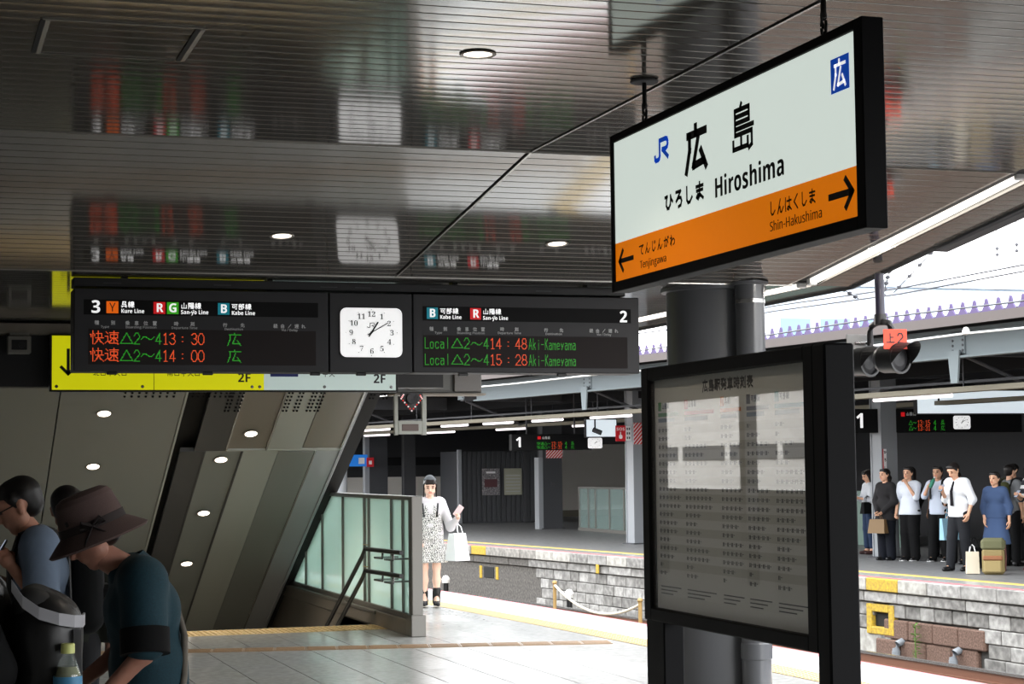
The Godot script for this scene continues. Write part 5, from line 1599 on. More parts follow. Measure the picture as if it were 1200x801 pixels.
func build_far_shelter() -> void:
	var r := structure("ceiling_003", "steel roof with scalloped eave over the opposite platform")
	obj("roof_deck", curve_bar(0.02, 18.0, 3.80, 3.86, -10.0, -80.0), M.dark_steel, r)
	obj("roof_deck", curve_bar(17.9, 34.0, 3.80, 3.86, -38.0, -86.0), M.dark_steel, r)  # deck added to keep sky light off the end wall
	obj("roof_deck", curve_bar(0.02, 18.0, 3.80, 3.86, -80.0, -86.0), M.dark_steel, r)  # added likewise, closes the gap before the end wall against the sky
	obj("eave_band", curve_bar(0.0, 0.05, 3.70, 3.84, -10.0, -80.0), mat(Color(0.30, 0.265, 0.255), 0.6), r)
	var ridge := tool()
	prism(ridge, PackedVector2Array([Vector2(-0.135, 0.0), Vector2(-0.09, 0.02), Vector2(-0.05, 0.07), Vector2(-0.015, 0.17), Vector2(0.0, 0.18), Vector2(0.015, 0.17), Vector2(0.05, 0.07), Vector2(0.09, 0.02), Vector2(0.135, 0.0)]), 0.03, Vector3.ZERO, Basis(V(0, 0, 1), V(0, 1, 0), V(1, 0, 0)))
	var rm := ridge.commit()
	var z := -18.0
	while z > -44.0:
		obj("roof_rib", rm, M.purple, r, Transform3D(Basis(Vector3.UP, far_turn(z)), at_far(0.0, 3.84, z)))
		z -= 0.272
	# main girder with flanges
	obj("girder_web", curve_bar(0.50, 0.54, 3.30, 3.68, -12.0, -41.5), M.girder, r)
	obj("girder_flange", curve_bar(0.42, 0.62, 3.66, 3.70, -12.0, -41.5), M.girder, r)
	obj("girder_flange", curve_bar(0.42, 0.62, 3.27, 3.30, -12.0, -41.5), M.girder, r)
	obj("rear_girder", curve_bar(3.2, 3.3, 3.25, 3.7, -12.0, -70.0), M.dark_steel, r)
	for k in 9:
		var zz := -24.2 - k * 6.0 + (0.0 if k == 0 else 0.0)
		var tr := Transform3D(Basis(Vector3.UP, far_turn(zz)), at_far(0.0, 0.0, zz))
		var st := tool()
		prism(st, PackedVector2Array([Vector2(-0.16, 3.38), Vector2(0.12, 3.38), Vector2(0.06, 2.9), Vector2(-0.10, 2.9)]), 0.03, V(0.40, 0, 0), Basis(V(0, 0, 1), V(0, 1, 0), V(1, 0, 0)))
		if zz > -41.0: obj("bracket", st, M.girder, r, tr)
		obj("splice_plate", span(V(0.47, 3.33, -0.16), V(0.50, 3.65, 0.16), 0.004), M.girder, r, tr)
		for by in 4:
			for bz in [-0.12, 0.12]:
				var bt := tool()
				lathe(bt, [Vector2(0.02, 0), Vector2(0.02, 0.012), Vector2(0, 0.015)], V(0.47, 3.38 + by * 0.075, bz), Basis(V(0, 0, 1), V(-1, 0, 0), V(0, -1, 0)), 6)
				obj("bolt", bt, M.mid_steel, r, tr)
		obj("cross_beam", span(V(0.5, 3.30, -0.07), V(12.0, 3.62, 0.07)), M.mid_steel, r, tr)
		var br := tool()
		tube(br, [V(0.6, 3.3, 0), V(2.0, 2.78, 0.0)], 0.03, 6)
		tube(br, [V(2.0, 2.75, 0), V(5.0, 3.35, 0.0)], 0.03, 6)
		obj("brace", br, M.mid_steel, r, tr)
	# cable trough that carries the tubes
	for q in [[0.95, 1.22, 2.80, 2.88], [4.6, 4.85, 2.80, 2.88]]:
		obj("cable_trough", curve_bar(q[0], q[1], q[2], q[3], -12.0, -66.0), M.trough, r)
	obj("conduit", curve_bar(1.3, 1.34, 2.95, 2.99, -12.0, -66.0), M.mid_steel, r)
	for k in 16:
		var zz := -16.0 - k * 3.0
		for off in [1.08, 4.72]:
			obj("trough_hanger", tube_of([at_far(off, 2.86, zz), at_far(off, 3.82, zz)], 0.012, 6), M.mid_steel, r)
	var names := ["first from the right", "second from the right", "third from the right", "fourth from the right", "fifth from the right", "sixth from the right", "seventh from the right", "eighth from the right", "ninth from the right", "tenth from the right"]
	var k := 0
	for q in [[-27.35, -25.3], [-23.4, -21.4], [-37.3, -35.6], [-39.95, -38.56], [-42.37, -40.91], [-44.6, -43.22], [-49.2, -47.6]]:
		far_lamp("tube lamp under the opposite roof's front cable trough, " + ["at the timetable's right", "at the right image edge", "left of the timetable", "second left of the timetable", "third left of the timetable", "fourth left of the timetable", "leftmost of the row"][k], 1.08, q[0], q[1])
		k += 1
	k = 0
	for q in [[-26.5, -25.0], [-34.6, -33.0], [-41.0, -39.4], [-45.0, -43.4], [-49.0, -47.4], [-53.0, -51.4], [-57.0, -55.4]]:
		far_lamp("tube lamp under the opposite roof's rear cable trough, " + names[k], 4.72, q[0], q[1])
		k += 1
	# walls at the back
	var w := structure("wall_far", "dark rear wall of the opposite platform")
	obj("rear_panel", curve_bar(10.6, 10.8, 0.0, 3.8, -10.0, -41.0), M.far_wall, w)
	obj("rear_dado", curve_bar(6.55, 6.6, 0.0, 1.15, -34.5, -41.0), mat(Color(0.42, 0.52, 0.48), 0.3), w)
	obj("end_panel", span(V(-10, -1.2, -84), V(45, 6.0, -83.6)), M.far_wall, w)
	obj("side_panel", span(V(27.0, 0, -84), V(27.3, 4.0, -40)), M.far_wall, w)
	obj("pale_panel", span(V(21.0, 0.2, -62.2), V(24.5, 2.5, -62.0)), M.far_wall_light, w)
	obj("pale_base", span(V(21.0, 0.0, -62.2), V(24.5, 0.22, -61.95)), M.trough, w)
	obj("low_pale_panel", span(V(13.0, 0.0, -68.2), V(19.4, 1.42, -68.0)), M.far_wall_light, w)
	obj("dark_beam", span(V(13.0, 1.85, -68.2), V(20.0, 2.15, -68.0)), M.dark_steel, w)

func far_lamp(label: String, off: float, z0: float, z1: float) -> void:
	var a := at_far(off, 2.765, z0)
	var b := at_far(off, 2.765, z1)
	var t := thing("tube_lamp", label, "tube lamp", (a + b) * 0.5)
	var m := (a + b) * 0.5
	obj("tube", tube_of([a - m, b - m], 0.03, 8), M.far_tube, t)
	obj("fitting", tube_of([a - m + V(0, 0.03, 0), b - m + V(0, 0.03, 0)], 0.03, 6), M.white, t)
	strip_light(m - V(0, 0.05, 0), a.distance_to(b), 0.6, far_turn(m.z), 0.06)

func far_column(label: String, at: Vector3, wx: float, wz: float, h: float, m: Material, turn := 0.0) -> Node3D:
	var c := thing("steel_column", label, "column", at, Basis(Vector3.UP, turn))
	obj("flange", span(V(-wx / 2, 0, wz / 2 - 0.03), V(wx / 2, h, wz / 2), 0.004), m, c)
	obj("flange", span(V(-wx / 2, 0, -wz / 2), V(wx / 2, h, -wz / 2 + 0.03), 0.004), m, c)
	obj("web", span(V(-wx / 2 + 0.02, 0, -wz / 2 + 0.03), V(wx / 2 - 0.02, h, wz / 2 - 0.03)), m, c)
	obj("base_plate", span(V(-wx / 2 - 0.06, 0, -wz / 2 - 0.06), V(wx / 2 + 0.06, 0.025, wz / 2 + 0.06)), M.mid_steel, c)
	return c
func hatch_plate(parent: Node, x0: float, y0: float, x1: float, y1: float, z: float) -> void:   # red and white slanting stripes
	plate("stripe_board", x0, y0, x1, y1, z, M.white, parent, 0.01)
	var st := tool()
	var x := x0 - (y1 - y0)
	while x < x1:
		var a := PackedVector2Array([Vector2(x, y0), Vector2(x + 0.045, y0), Vector2(x + 0.045 + (y1 - y0), y1), Vector2(x + (y1 - y0), y1)])
		for poly in Geometry2D.intersect_polygons(a, PackedVector2Array([Vector2(x0, y0), Vector2(x1, y0), Vector2(x1, y1), Vector2(x0, y1)])):
			prism(st, poly, 0.003, V(0, 0, z))
		x += 0.09
	obj("red_stripes", st, M.red_sign, parent)
func build_far_things() -> void:
	var a := far_column("pale grey steel column with a vertical name strip beside the waiting crowd", V(17.2, 0, -31.1), 0.40, 0.3, 3.8, M.far_column, 0.25)
	var st := obj("name_strip", span(V(-0.16, 1.38, 0.152), V(-0.085, 2.0, 0.16)), M.print_white, a)
	obj("red_edge", span(V(-0.172, 1.38, 0.152), V(-0.16, 2.0, 0.161)), M.red_sign, st)
	written("strip_text", "ひ", -0.153, 1.97, Vector2(0.06, 0.06), 0.0, 0.012, M.ink, a, 0.163)
	written("strip_text", "ろ", -0.153, 1.83, Vector2(0.06, 0.06), 0.0, 0.012, M.ink, a, 0.163)
	written("strip_text", "し", -0.153, 1.68, Vector2(0.06, 0.06), 0.0, 0.012, M.ink, a, 0.163)
	written("strip_text", "ま", -0.153, 1.53, Vector2(0.06, 0.06), 0.0, 0.012, M.ink, a, 0.163)
	var b := far_column("grey steel column with red striped board at the left of the timetable", V(15.55, 0, -39.35), 0.42, 0.34, 3.8, M.far_column, 0.2)
	hatch_plate(b, -0.2, 2.22, 0.2, 2.70, 0.19)
	var c := far_column("dark steel column with red striped band in front of the posters", V(17.2, 0, -50.2), 0.60, 0.34, 3.8, M.far_column_dark, 0.1)
	hatch_plate(c, -0.2, 1.98, 0.3, 2.26, 0.19)
	obj("pale_side_panel", span(V(-0.44, 0, -0.1), V(-0.3, 2.0, 0.19), 0.004), M.far_column, c)
	obj("switch_box", span(V(-0.06, 1.18, 0.17), V(0.06, 1.32, 0.22), 0.01), M.mid_steel, c)
	var d := far_column("dark steel column standing behind the left half of the glass balustrade", V(14.7, 0, -60.5), 0.62, 0.4, 3.8, M.far_column_dark)
	obj("pale_side_panel", span(V(-0.46, 0, -0.1), V(-0.31, 3.0, 0.22), 0.004), M.far_column, d)
	far_column("grey steel column right behind the woman's head", V(15.85, 0, -60.8), 0.4, 0.34, 3.8, M.mid_steel)
	# round white column and small signs at the far left of the opening
	var e := thing("round_column", "pale round column seen past the raked stair fascia", "column", V(11.05, 0, -50.0))
	obj("shaft", lathe_of([Vector2(0.26, 0), Vector2(0.26, 3.6)], 24), M.far_column, e)
	obj("base_ring", lathe_of([Vector2(0.30, 0), Vector2(0.30, 0.1), Vector2(0.26, 0.12)], 24), M.mid_steel, e)
	var g := thing("blue_sign", "small blue and white sign in the gap above the glass balustrade", "sign", V(13.75, 1.8, -60.0))
	obj("board", span(V(-0.1, 0.02, 0), V(0.5, 0.4, 0.03), 0.005), glow(Color(0.1, 0.5, 0.9), 0.4, Color(0.1, 0.4, 0.7)), g)
	obj("white_mark", span(V(0.2, 0.1, 0.03), V(0.4, 0.3, 0.034)), M.print_white, g)
	g = thing("red_sign", "small red sign beside the blue sign above the glass balustrade", "sign", V(14.2, 1.8, -59.9))
	obj("board", span(V(0, 0, 0), V(0.24, 0.3, 0.03), 0.005), M.red_sign, g)
	obj("white_mark", span(V(0.07, 0.08, 0.03), V(0.17, 0.2, 0.034)), M.print_white, g)
	# kiosk of dark ribbed panels with two posters
	var k := thing("kiosk", "dark ribbed kiosk wall carrying two posters on the opposite platform", "kiosk", V(16.45, 0, -56.5))
	obj("body", span(V(0, 0, -2.5), V(2.55, 2.25, -0.04)), M.far_column_dark, k)
	for i in 16:
		obj("panel_rib", span(V(0.02 + i * 0.16, 0.05, -0.04), V(0.14 + i * 0.16, 2.22, 0.0), 0.006), M.far_column_dark, k)
	obj("corner_post", span(V(-0.14, 0, -0.1), V(-0.02, 2.3, 0.06), 0.006), M.far_column, k)
	obj("corner_post", span(V(2.0, 0, -0.02), V(2.1, 2.25, 0.05), 0.006), M.mid_steel, k)
	var p := thing("poster", "poster with a dark pattern, left of two on the dark kiosk", "poster", V(17.08, 0.87, -56.44))
	obj("sheet", span(V(0, 0, 0), V(0.58, 0.83, 0.01)), speckled(Color(0.25, 0.24, 0.26), Color(0.72, 0.70, 0.70), 0.02, 0.6, 1.5, 40), p)
	obj("print_block", span(V(0.08, 0.25, 0.01), V(0.5, 0.5, 0.013)), mat(Color(0.35, 0.2, 0.22), 0.7), p)
	obj("title_line", span(V(0.14, 0.68, 0.01), V(0.44, 0.74, 0.013)), M.print_white, p)
	p = thing("poster", "pale timetable sheet, right of two on the dark kiosk", "poster", V(17.81, 0.87, -56.44))
	obj("sheet", span(V(0, 0, 0), V(0.58, 0.83, 0.01)), mat(Color(0.62, 0.62, 0.55), 0.7), p)
	for i in 6:
		obj("text_line", span(V(0.05, 0.1 + i * 0.1, 0.01), V(0.53, 0.12 + i * 0.1, 0.012)), M.glow_print_grey, p)
	# far glass fence
	var gl := thing("far_glass_fence", "low glass fence with grey posts on the opposite platform", "balustrade", V(17.42, 0, -48.4))
	obj("top_rail", span(V(-0.03, 1.14, 0.0), V(0.03, 1.19, 4.6), 0.005), M.rail_metal, gl)
	obj("base_rail", span(V(-0.05, 0.0, 0.0), V(0.05, 0.09, 4.6), 0.005), M.rail_metal, gl)
	for i in 6:
		var z: float = [0.03, 0.75, 1.3, 2.35, 3.4, 4.55][i]
		obj("post", span(V(-0.03, 0.05, z - 0.03), V(0.03, 1.16, z + 0.03), 0.004), M.rail_metal, gl)
		if i < 5:
			var z2: float = [0.03, 0.75, 1.3, 2.35, 3.4, 4.55][i + 1]
			obj("glass_pane", span(V(-0.006, 0.09, z + 0.03), V(0.006, 1.14, z2 - 0.03)), M.far_glass, gl)
	# departure boards of the opposite platform
	far_board("small far departure board marked 1 seen left of the timetable", V(13.45, 2.13, -42.0), 2.0, 0.38, 0.35, 15.35 - 13.45, false)
	far_board("far departure board marked 1 behind the waiting crowd", V(16.5, 2.3, -31.0), 3.6, 0.44, 0.42, 18.62 - 16.5, true)
	for q in [["white backlit sign above the small far departure board", V(15.25, 2.44, -41.8), 0.75, 0.4], ["long pale backlit sign above the waiting crowd", V(17.76, 2.65, -30.8), 3.2, 0.42]]:
		var s := thing("backlit_sign", q[0], "sign", q[1])
		obj("casing", span(V(-0.02, -0.02, -0.12), V(q[2] + 0.02, q[3] + 0.02, -0.005)), M.mid_steel, s)
		obj("panel", span(V(0, 0, -0.01), V(q[2], q[3], 0)), M.far_sign, s)
		for i in 2:
			obj("hanger", tube_of([V(q[2] * (0.25 + 0.5 * i), q[3], -0.05), V(q[2] * (0.25 + 0.5 * i), 1.25, -0.05)], 0.015, 6), M.mid_steel, s)
		if q[2] > 1.0: obj("divider", span(V(0.42, 0.2, 0.0), V(0.46, q[3] + 0.1, 0.01)), M.charcoal, s)
	var cam := thing("platform_camera", "small grey camera in front of the white far sign", "camera", V(15.32, 2.5, -41.55))
	obj("body", tube_of([V(0, 0.1, 0), V(0.16, 0.02, 0.12)], 0.06, 10), M.mid_steel, cam)
	obj("mount", tube_of([V(0.05, 0.06, 0), V(0.05, 0.4, 0)], 0.02, 6), M.mid_steel, cam)
	var sos := thing("emergency_sign", "red emergency button sign with a white hand beside the striped column", "sign", V(14.98, 2.29, -39.2))
	obj("board", span(V(0, 0, 0), V(0.24, 0.35, 0.02), 0.004), M.red_sign, sos)
	print_text("lettering", "SOS", V(0.12, 0.27, 0.022), 0.09, M.print_white, sos, 0.19, true, false, true)
	var hd := tool()
	prism(hd, rounded(0.08, 0.09, 0.03), 0.003, V(0.12, 0.1, 0.02))
	prism(hd, PackedVector2Array([Vector2(0.105, 0.12), Vector2(0.13, 0.12), Vector2(0.13, 0.21), Vector2(0.105, 0.21)]), 0.003, V(0, 0, 0.0195))
	obj("hand_mark", hd, M.print_white, sos)
	var sp := thing("notice_plate", "white speckled notice plate between red sign and striped column", "sign", V(15.225, 2.3, -39.2))
	obj("board", span(V(0, 0, 0), V(0.12, 0.33, 0.02), 0.004), M.white, sp)
	for i in 3:
		for j in 2: obj("print_block", span(V(0.02 + j * 0.05, 0.04 + i * 0.1, 0.02), V(0.05 + j * 0.05, 0.09 + i * 0.1, 0.022)), M.charcoal, sp)
	# wires over the tracks
	var n := 0
	for q in [["upper of the two close contact wires over the track", -3.2, 3.86, 0.011], ["lower of the two close contact wires over the track", -3.2, 3.79, 0.011], ["thin wire running just above the scalloped eave", -1.6, 3.72, 0.012], ["pale cable running along the grey girder", -0.25, 3.52, 0.016]]:
		var pts := []
		var z := -8.0
		while z > -72.0:
			pts.append(at_far(q[1], q[2] + 0.02 * sin(z), z))
			z -= 3.0
		var wire := thing("overhead_wire", q[0], "wire")
		obj("strand", tube_of(pts, q[3], 6), M.wire if n < 3 else M.insulator, wire)
		if n == 3:
			for zz in [-23.0, -29.0, -34.6, -41.5]:
				var st2 := tool()
				lathe(st2, [Vector2(0.0, -0.02), Vector2(0.05, 0.0), Vector2(0.055, 0.04), Vector2(0.03, 0.09), Vector2(0.0, 0.1)], at_far(q[1], 3.53, zz), Basis.IDENTITY, 12)
				obj("insulator", st2, M.insulator, wire)
		n += 1
	for q in [["left of three beaded stay wires under the canopy edge", V(7.7, 3.42, -15.0), V(7.7, 3.15, -14.3)], ["middle of three beaded stay wires, beside the signal pole", V(8.0, 3.46, -14.25), V(8.0, 3.12, -14.45)], ["right of three beaded stay wires, slanting up from the signal", V(9.0, 3.98, -14.6), V(9.0, 3.38, -16.0)], ["left of two hanging dropper wires with end insulators", V(11.8, 4.9, -18.6), V(11.8, 4.1, -18.6)], ["right of two hanging dropper wires with end insulators", V(11.8, 4.9, -18.2), V(11.8, 4.1, -18.2)]]:
		var wire := thing("stay_wire", q[0], "wire")
		obj("strand", tube_of([q[1], q[2]], 0.006, 6), M.wire, wire)
		var drop: bool = q[1].x > 11.0
		for i in (2 if drop else 7):
			var p2: Vector3 = q[1].lerp(q[2], (i + 0.5) / 7.0) if not drop else q[2] + V(0, i * 0.07, 0)
			var st3 := tool()
			lathe(st3, [Vector2(0, -0.02), Vector2(0.022, -0.01), Vector2(0.022, 0.01), Vector2(0, 0.02)], p2, Basis.IDENTITY, 8)
			obj("bead", st3, M.wire, wire)
	# a pale building far behind
	var bd := thing("distant_building", "pale blue office building far beyond the tracks", "building", V(44, 0, -104))
	obj("wall", span(V(0, -1, 0), V(20, 11.4, 12)), M.building, bd)
	for i in 8:
		for j in 2:
			obj("window", span(V(0.8 + i * 2.4, 4.6 + j * 3.2, 11.95), V(2.6 + i * 2.4, 6.4 + j * 3.2, 12.02)), M.building_window, bd)
	obj("parapet", span(V(-0.2, 11.4, -0.2), V(20.2, 11.8, 12.2)), M.building, bd)
	# what the timetable's glass mirrors: pale station buildings beyond the other side of the platform
	bd = thing("side_building", "white station building on the other side of the platform", "building", V(-26, -1, -100))
	obj("wall", span(V(0, 0, 0), V(6, 5.2, 82)), M.far_wall_light, bd)
	obj("roof_band", span(V(-0.1, 5.2, -0.1), V(6.2, 5.5, 82.1)), M.mid_steel, bd)
	for i in 20:
		obj("window", span(V(5.97, 2.9, 0.3 + i * 4.1), V(6.03, 3.4, 3.9 + i * 4.1)), M.mid_steel, bd)
func far_board(label: String, at: Vector3, w: float, h: float, num: float, clock_x: float, big: bool) -> void:
	var b := thing("far_departure_board", label, "departure board", at)
	obj("housing", span(V(0, 0, -0.2), V(w, h, 0), 0.006), M.strip_black, b)
	for i in 2:
		obj("hanger", tube_of([V(w * (0.2 + 0.6 * i), h, -0.1), V(w * (0.2 + 0.6 * i), h + 1.2, -0.1)], 0.02, 6), M.mid_steel, b)
	print_text("platform_number", "1", V(0.18, h / 2, 0.003), h * 0.85, M.lit_white, b, 0.0, true, false, true)
	var red := tool()
	var green := tool()
	var x0 := 0.62 if not big else 1.0
	var cw := 0.085
	for r in 2:
		var y := h * 0.52 - r * h * 0.23
		var tm: String = ["13:15", "13:31"][r]
		if not big:
			led(green, "快", x0, y, cw, h * 0.21, 16, 16); led(green, "速", x0 + cw * 1.05, y, cw, h * 0.21, 16, 16)
		led(green, "△", x0 + cw * 2.1, y, cw, h * 0.21, 16, 16)
		led(green, "～", x0 + cw * 3.1, y, cw * 0.9, h * 0.21, 16, 16)
		for i in 5: led(red, tm[i], x0 + cw * 4.2 + i * 0.055, y, 0.05, h * 0.21, 8, 16)
		led(green, "4", x0 + cw * 8.2, y, 0.06, h * 0.21, 8, 16)
		led(green, "広" if r else "呉", x0 + cw * 10.0, y, cw, h * 0.21, 16, 16)
	meta(obj("lamp_rows_red", red, M.led_red, b), "", "", "", "stuff")
	meta(obj("lamp_rows_green", green, M.led_green, b), "", "", "", "stuff")
	plate("line_badge", x0 + 0.02, h * 0.68, x0 + 0.10, h * 0.86, 0.004, M.line_red, b)
	written("line_name", "山陽線", x0 + 0.13, h * 0.86, Vector2(0.06, 0.065), 0.07, 0.01, M.print_white, b, 0.004)
	var c := Node3D.new()
	c.name = "clock"
	b.add_child(c, true)
	c.position = V(clock_x + 0.18, h * 0.42, 0.0)
	obj("face", prism_of(rounded(0.36, 0.25, 0.04), 0.008), M.clock_face, c)
	for i in 12:
		var a := TAU * i / 12.0
		obj("hour_dot", box_of(V(0.016, 0.016, 0.002)), M.ink, c, Transform3D(Basis.IDENTITY, V(sin(a) * 0.13, cos(a) * 0.1, 0.009)))
	for q in [[33.0, 0.06, 0.012], [60.0, 0.1, 0.009]]:
		var st := tool()
		var d := Vector2(sin(deg_to_rad(q[0])), cos(deg_to_rad(q[0])))
		brush(st, PackedVector2Array([-d * 0.02, d * q[1]]), q[2], 0.0095)
		obj("clock_hand", st, M.ink, c)
func build_woman() -> void:
	var spots := speckled(Color(0.13, 0.12, 0.13), Color(0.93, 0.92, 0.90), 0.02, 0.85, 6.0, 50, 1)
	var g: Gradient = spots.albedo_texture.color_ramp
	g.set_offset(0, 0.44); g.set_offset(1, 0.52)
	var sheer := cloth(Color(0.80, 0.78, 0.79))
	var w := person("young woman in a black speckled white dress and grey cap standing by the glass", V(6.27, 0.012, -23.0), -12.0, {
		"h": 1.60, "woman": true, "cell": 0.013, "hair": "bangs", "hair_color": Color(0.12, 0.09, 0.08), "skin": Color(0.88, 0.72, 0.64), "nod": 14.0,
		"sleeve": 1.95, "ease": 0.014, "top": sheer, "top_name": "blouse", "hem": 0.95, "lower": "skirt", "skirt_hem": 0.58, "skirt_wide": 0.15, "bottom": spots,
		"elbows": [V(-0.20, 1.07, 0.02), V(0.27, 1.05, 0.06)], "wrists": [V(-0.17, 0.88, 0.12), V(0.345, 1.16, 0.20)], "palm1": V(-1, 0.1, 0.3), "grip": true,
		"feet": [V(-0.085, 0, 0.0), V(0.075, 0, 0.05)], "boot": 0.19, "shoes": mat(Color(0.05, 0.05, 0.055), 0.65), "sole": mat(Color(0.75, 0.72, 0.68), 0.6)})
	var n: Node3D = w.node
	var sc: Transform3D = w.scale
	# the dress bodice over the blouse with two black straps
	var bod := []
	for dx in [-0.05, 0.05]:
		bod.append([V(dx, 1.27, 0.008), V(dx, 1.02, 0.004), 0.115, 0.117])
		bod.append([V(dx, 1.02, 0.004), V(dx, 0.92, 0.004), 0.117, 0.128])
	obj("bodice", skin_over(bod, 0.013, 0.03), spots, n, sc)
	for s in [-1.0, 1.0]:
		obj("dress_strap", tube_of([V(s * 0.085, 1.19, 0.125), V(s * 0.10, 1.33, 0.105), V(s * 0.105, 1.43, 0.01), V(s * 0.1, 1.33, -0.1)], 0.013, 6), M.black, n, sc)
		obj("sock", lathe_of([Vector2(0.056, 0.17), Vector2(0.058, 0.24), Vector2(0.05, 0.25)], 14), M.black, n, Transform3D(sc.basis, V(-0.085 if s < 0 else 0.075, 0, -0.012 if s < 0 else 0.038)))
	var cap := thing("cap", "small grey rounded cap on the young woman's head", "cap", n.transform * w.head.origin, n.transform.basis * w.head.basis)
	obj("crown", skin_over([[V(0, 0.088, -0.035), V(0, 0.09, -0.01), 0.074, 0.068]], 0.011, 0.02), cloth(Color(0.36, 0.37, 0.38)), cap)
	obj("band", lathe_of([Vector2(0.098, 0.0), Vector2(0.101, 0.012), Vector2(0.096, 0.024)], 24), cloth(Color(0.38, 0.39, 0.40)), cap, Transform3D(Basis(Vector3.RIGHT, -0.35) * Basis.from_scale(V(0.86, 1, 0.86)), V(0, 0.088, -0.02)))
	var ph := thing("phone", "pale phone held up in the young woman's raised hand", "phone", n.transform * (w.hands[1] + V(0.01, 0.05, 0.0)), n.transform.basis * Basis(V(0, 0, 1), deg_to_rad(-35.0)))
	obj("case", box_of(Vector3(0.075, 0.15, 0.01), 0.004), mat(Color(0.85, 0.72, 0.72), 0.4), ph)
	obj("screen", box_of(Vector3(0.066, 0.14, 0.002)), M.phone_screen, ph, Transform3D(Basis.IDENTITY, V(0, 0, -0.006)))
	hand_bag("shopping_bag", "white paper shopping bag hanging from the young woman's forearm", "bag", n.transform * V(0.335, 1.03, 0.10), deg_to_rad(28.0), 0.25, 0.34, 0.2, 0.12, mat(Color(0.93, 0.93, 0.93), 0.55), M.white, 0.8)

func build_left_people() -> void:
	var teal := speckled(Color(0.015, 0.15, 0.19), Color(0.04, 0.23, 0.28), 0.08, 0.85, 3.0, 61)
	var h := person("bowed person in a teal shirt and brown bucket hat facing left", V(0.86, 0, -7.1), -90.0, {
		"h": 1.66, "cell": 0.013, "hair": "short", "hair_color": Color(0.09, 0.07, 0.06), "skin": Color(0.66, 0.47, 0.40), "nod": 34.0, "lean": 0.05, "headz": 0.14, "headdrop": 0.035, "drop": 0.0,
		"sleeve": 0.82, "ease": 0.034, "top": teal, "flare": 0.02, "hem": 0.72, "elbows": [V(-0.24, 1.12, 0.06), V(0.235, 1.13, 0.05)], "wrists": [V(-0.14, 0.97, 0.27), V(0.17, 0.93, 0.23)], "bottom": cloth(Color(0.2, 0.2, 0.2)), "grip": true, "palm1": V(-1, 0.2, 0), "palm0": V(1, 0.2, 0)})
	var n: Node3D = h.node
	var sc: Transform3D = h.scale
	# darker cuff, collar and strap
	var el := V(0.235, 1.13, 0.05)
	var so := V(0.178, 1.37, 0.05)
	obj("cuff", tube_of([so.lerp(el, 0.66), so.lerp(el, 1.04)], 0.092, 20, 0.092), cloth(Color(0.05, 0.05, 0.055)), n, sc)
	obj("collar", lathe_of([Vector2(0.085, 0.0), Vector2(0.074, 0.04), Vector2(0.079, 0.044), Vector2(0.092, 0.0)], 20), teal, n, sc * Transform3D(Basis(Vector3.RIGHT, 0.55), V(0, 1.415, 0.075)))
	obj("bag_strap", tube_of([V(-0.08, 1.40, -0.02), V(0.0, 1.30, -0.09), V(0.08, 1.17, -0.115), V(0.145, 1.03, -0.105), V(0.19, 0.87, -0.075), V(0.205, 0.78, -0.03)], 0.014, 6), cloth(Color(0.42, 0.40, 0.37)), n, sc)
	var hat := thing("bucket_hat", "brown bucket hat with a sloping brim and a cord bow", "hat", n.transform * h.head.origin, n.transform.basis * h.head.basis * Basis(Vector3.RIGHT, -0.22))
	var felt := speckled(Color(0.26, 0.20, 0.19), Color(0.36, 0.285, 0.27), 0.1, 0.9, 4.0, 62)
	var el2 := Basis.from_scale(V(0.92, 1, 1.08))
	obj("crown", lathe_of([Vector2(0.118, 0.03), Vector2(0.113, 0.08), Vector2(0.103, 0.14), Vector2(0.094, 0.158), Vector2(0.07, 0.17), Vector2(0.0, 0.174)], 36), felt, hat, Transform3D(el2, V(0, 0.0, -0.012)))
	obj("brim", lathe_of([Vector2(0.176, -0.028), Vector2(0.182, -0.02), Vector2(0.15, 0.008), Vector2(0.117, 0.034), Vector2(0.113, 0.03), Vector2(0.148, 0.0), Vector2(0.176, -0.028)], 36), felt, hat, Transform3D(el2, V(0, 0.0, -0.012)))
	obj("hat_band", lathe_of([Vector2(0.1195, 0.03), Vector2(0.118, 0.062), Vector2(0.112, 0.064)], 36), mat(Color(0.12, 0.075, 0.07), 0.8), hat, Transform3D(el2, V(0, 0.0, -0.012)))
	var bow := tool()
	for s in [-1.0, 1.0]:
		tube(bow, [V(0.112, 0.045, 0.0), V(0.125, 0.07, s * 0.035), V(0.122, 0.045, s * 0.05), V(0.114, 0.042, 0.0), V(0.135, 0.0, s * 0.04), V(0.15, -0.02, s * 0.055)], 0.006, 6)
	obj("cord_bow", bow, mat(Color(0.10, 0.06, 0.06), 0.8), hat)
	# man in a pale blue shirt
	var m := person("man in a pale blue short sleeved shirt looking down, behind the hat wearer", V(0.60, 0, -8.95), -92.0, {
		"h": 1.74, "cell": 0.015, "hair": "short", "hair_color": Color(0.08, 0.07, 0.065), "skin": Color(0.64, 0.46, 0.38), "nod": 26.0, "lean": 0.03, "headz": 0.06, "headdrop": 0.03,
		"sleeve": 0.9, "ease": 0.03, "top": cloth(Color(0.40, 0.455, 0.53)), "hem": 0.82, "elbows": [V(-0.25, 1.13, 0.02), V(0.24, 1.14, 0.02)], "wrists": [V(-0.1, 1.24, 0.24), V(0.16, 1.30, 0.15)], "grip": true, "bottom": cloth(Color(0.13, 0.14, 0.17)), "palm1": V(-1, 0, 0.3), "palm0": V(1, 0, 0.3)})
	straps(m, M.black, 0.016)
	phone("black phone in the hand of the man in pale blue", m, 1, -30.0)
	var gl := tool()
	tube(gl, [V(-0.085, 0.018, 0.0), V(-0.07, 0.015, 0.09), V(-0.02, 0.015, 0.108), V(0.02, 0.015, 0.108), V(0.07, 0.015, 0.09), V(0.085, 0.018, 0.0)], 0.0035, 6)
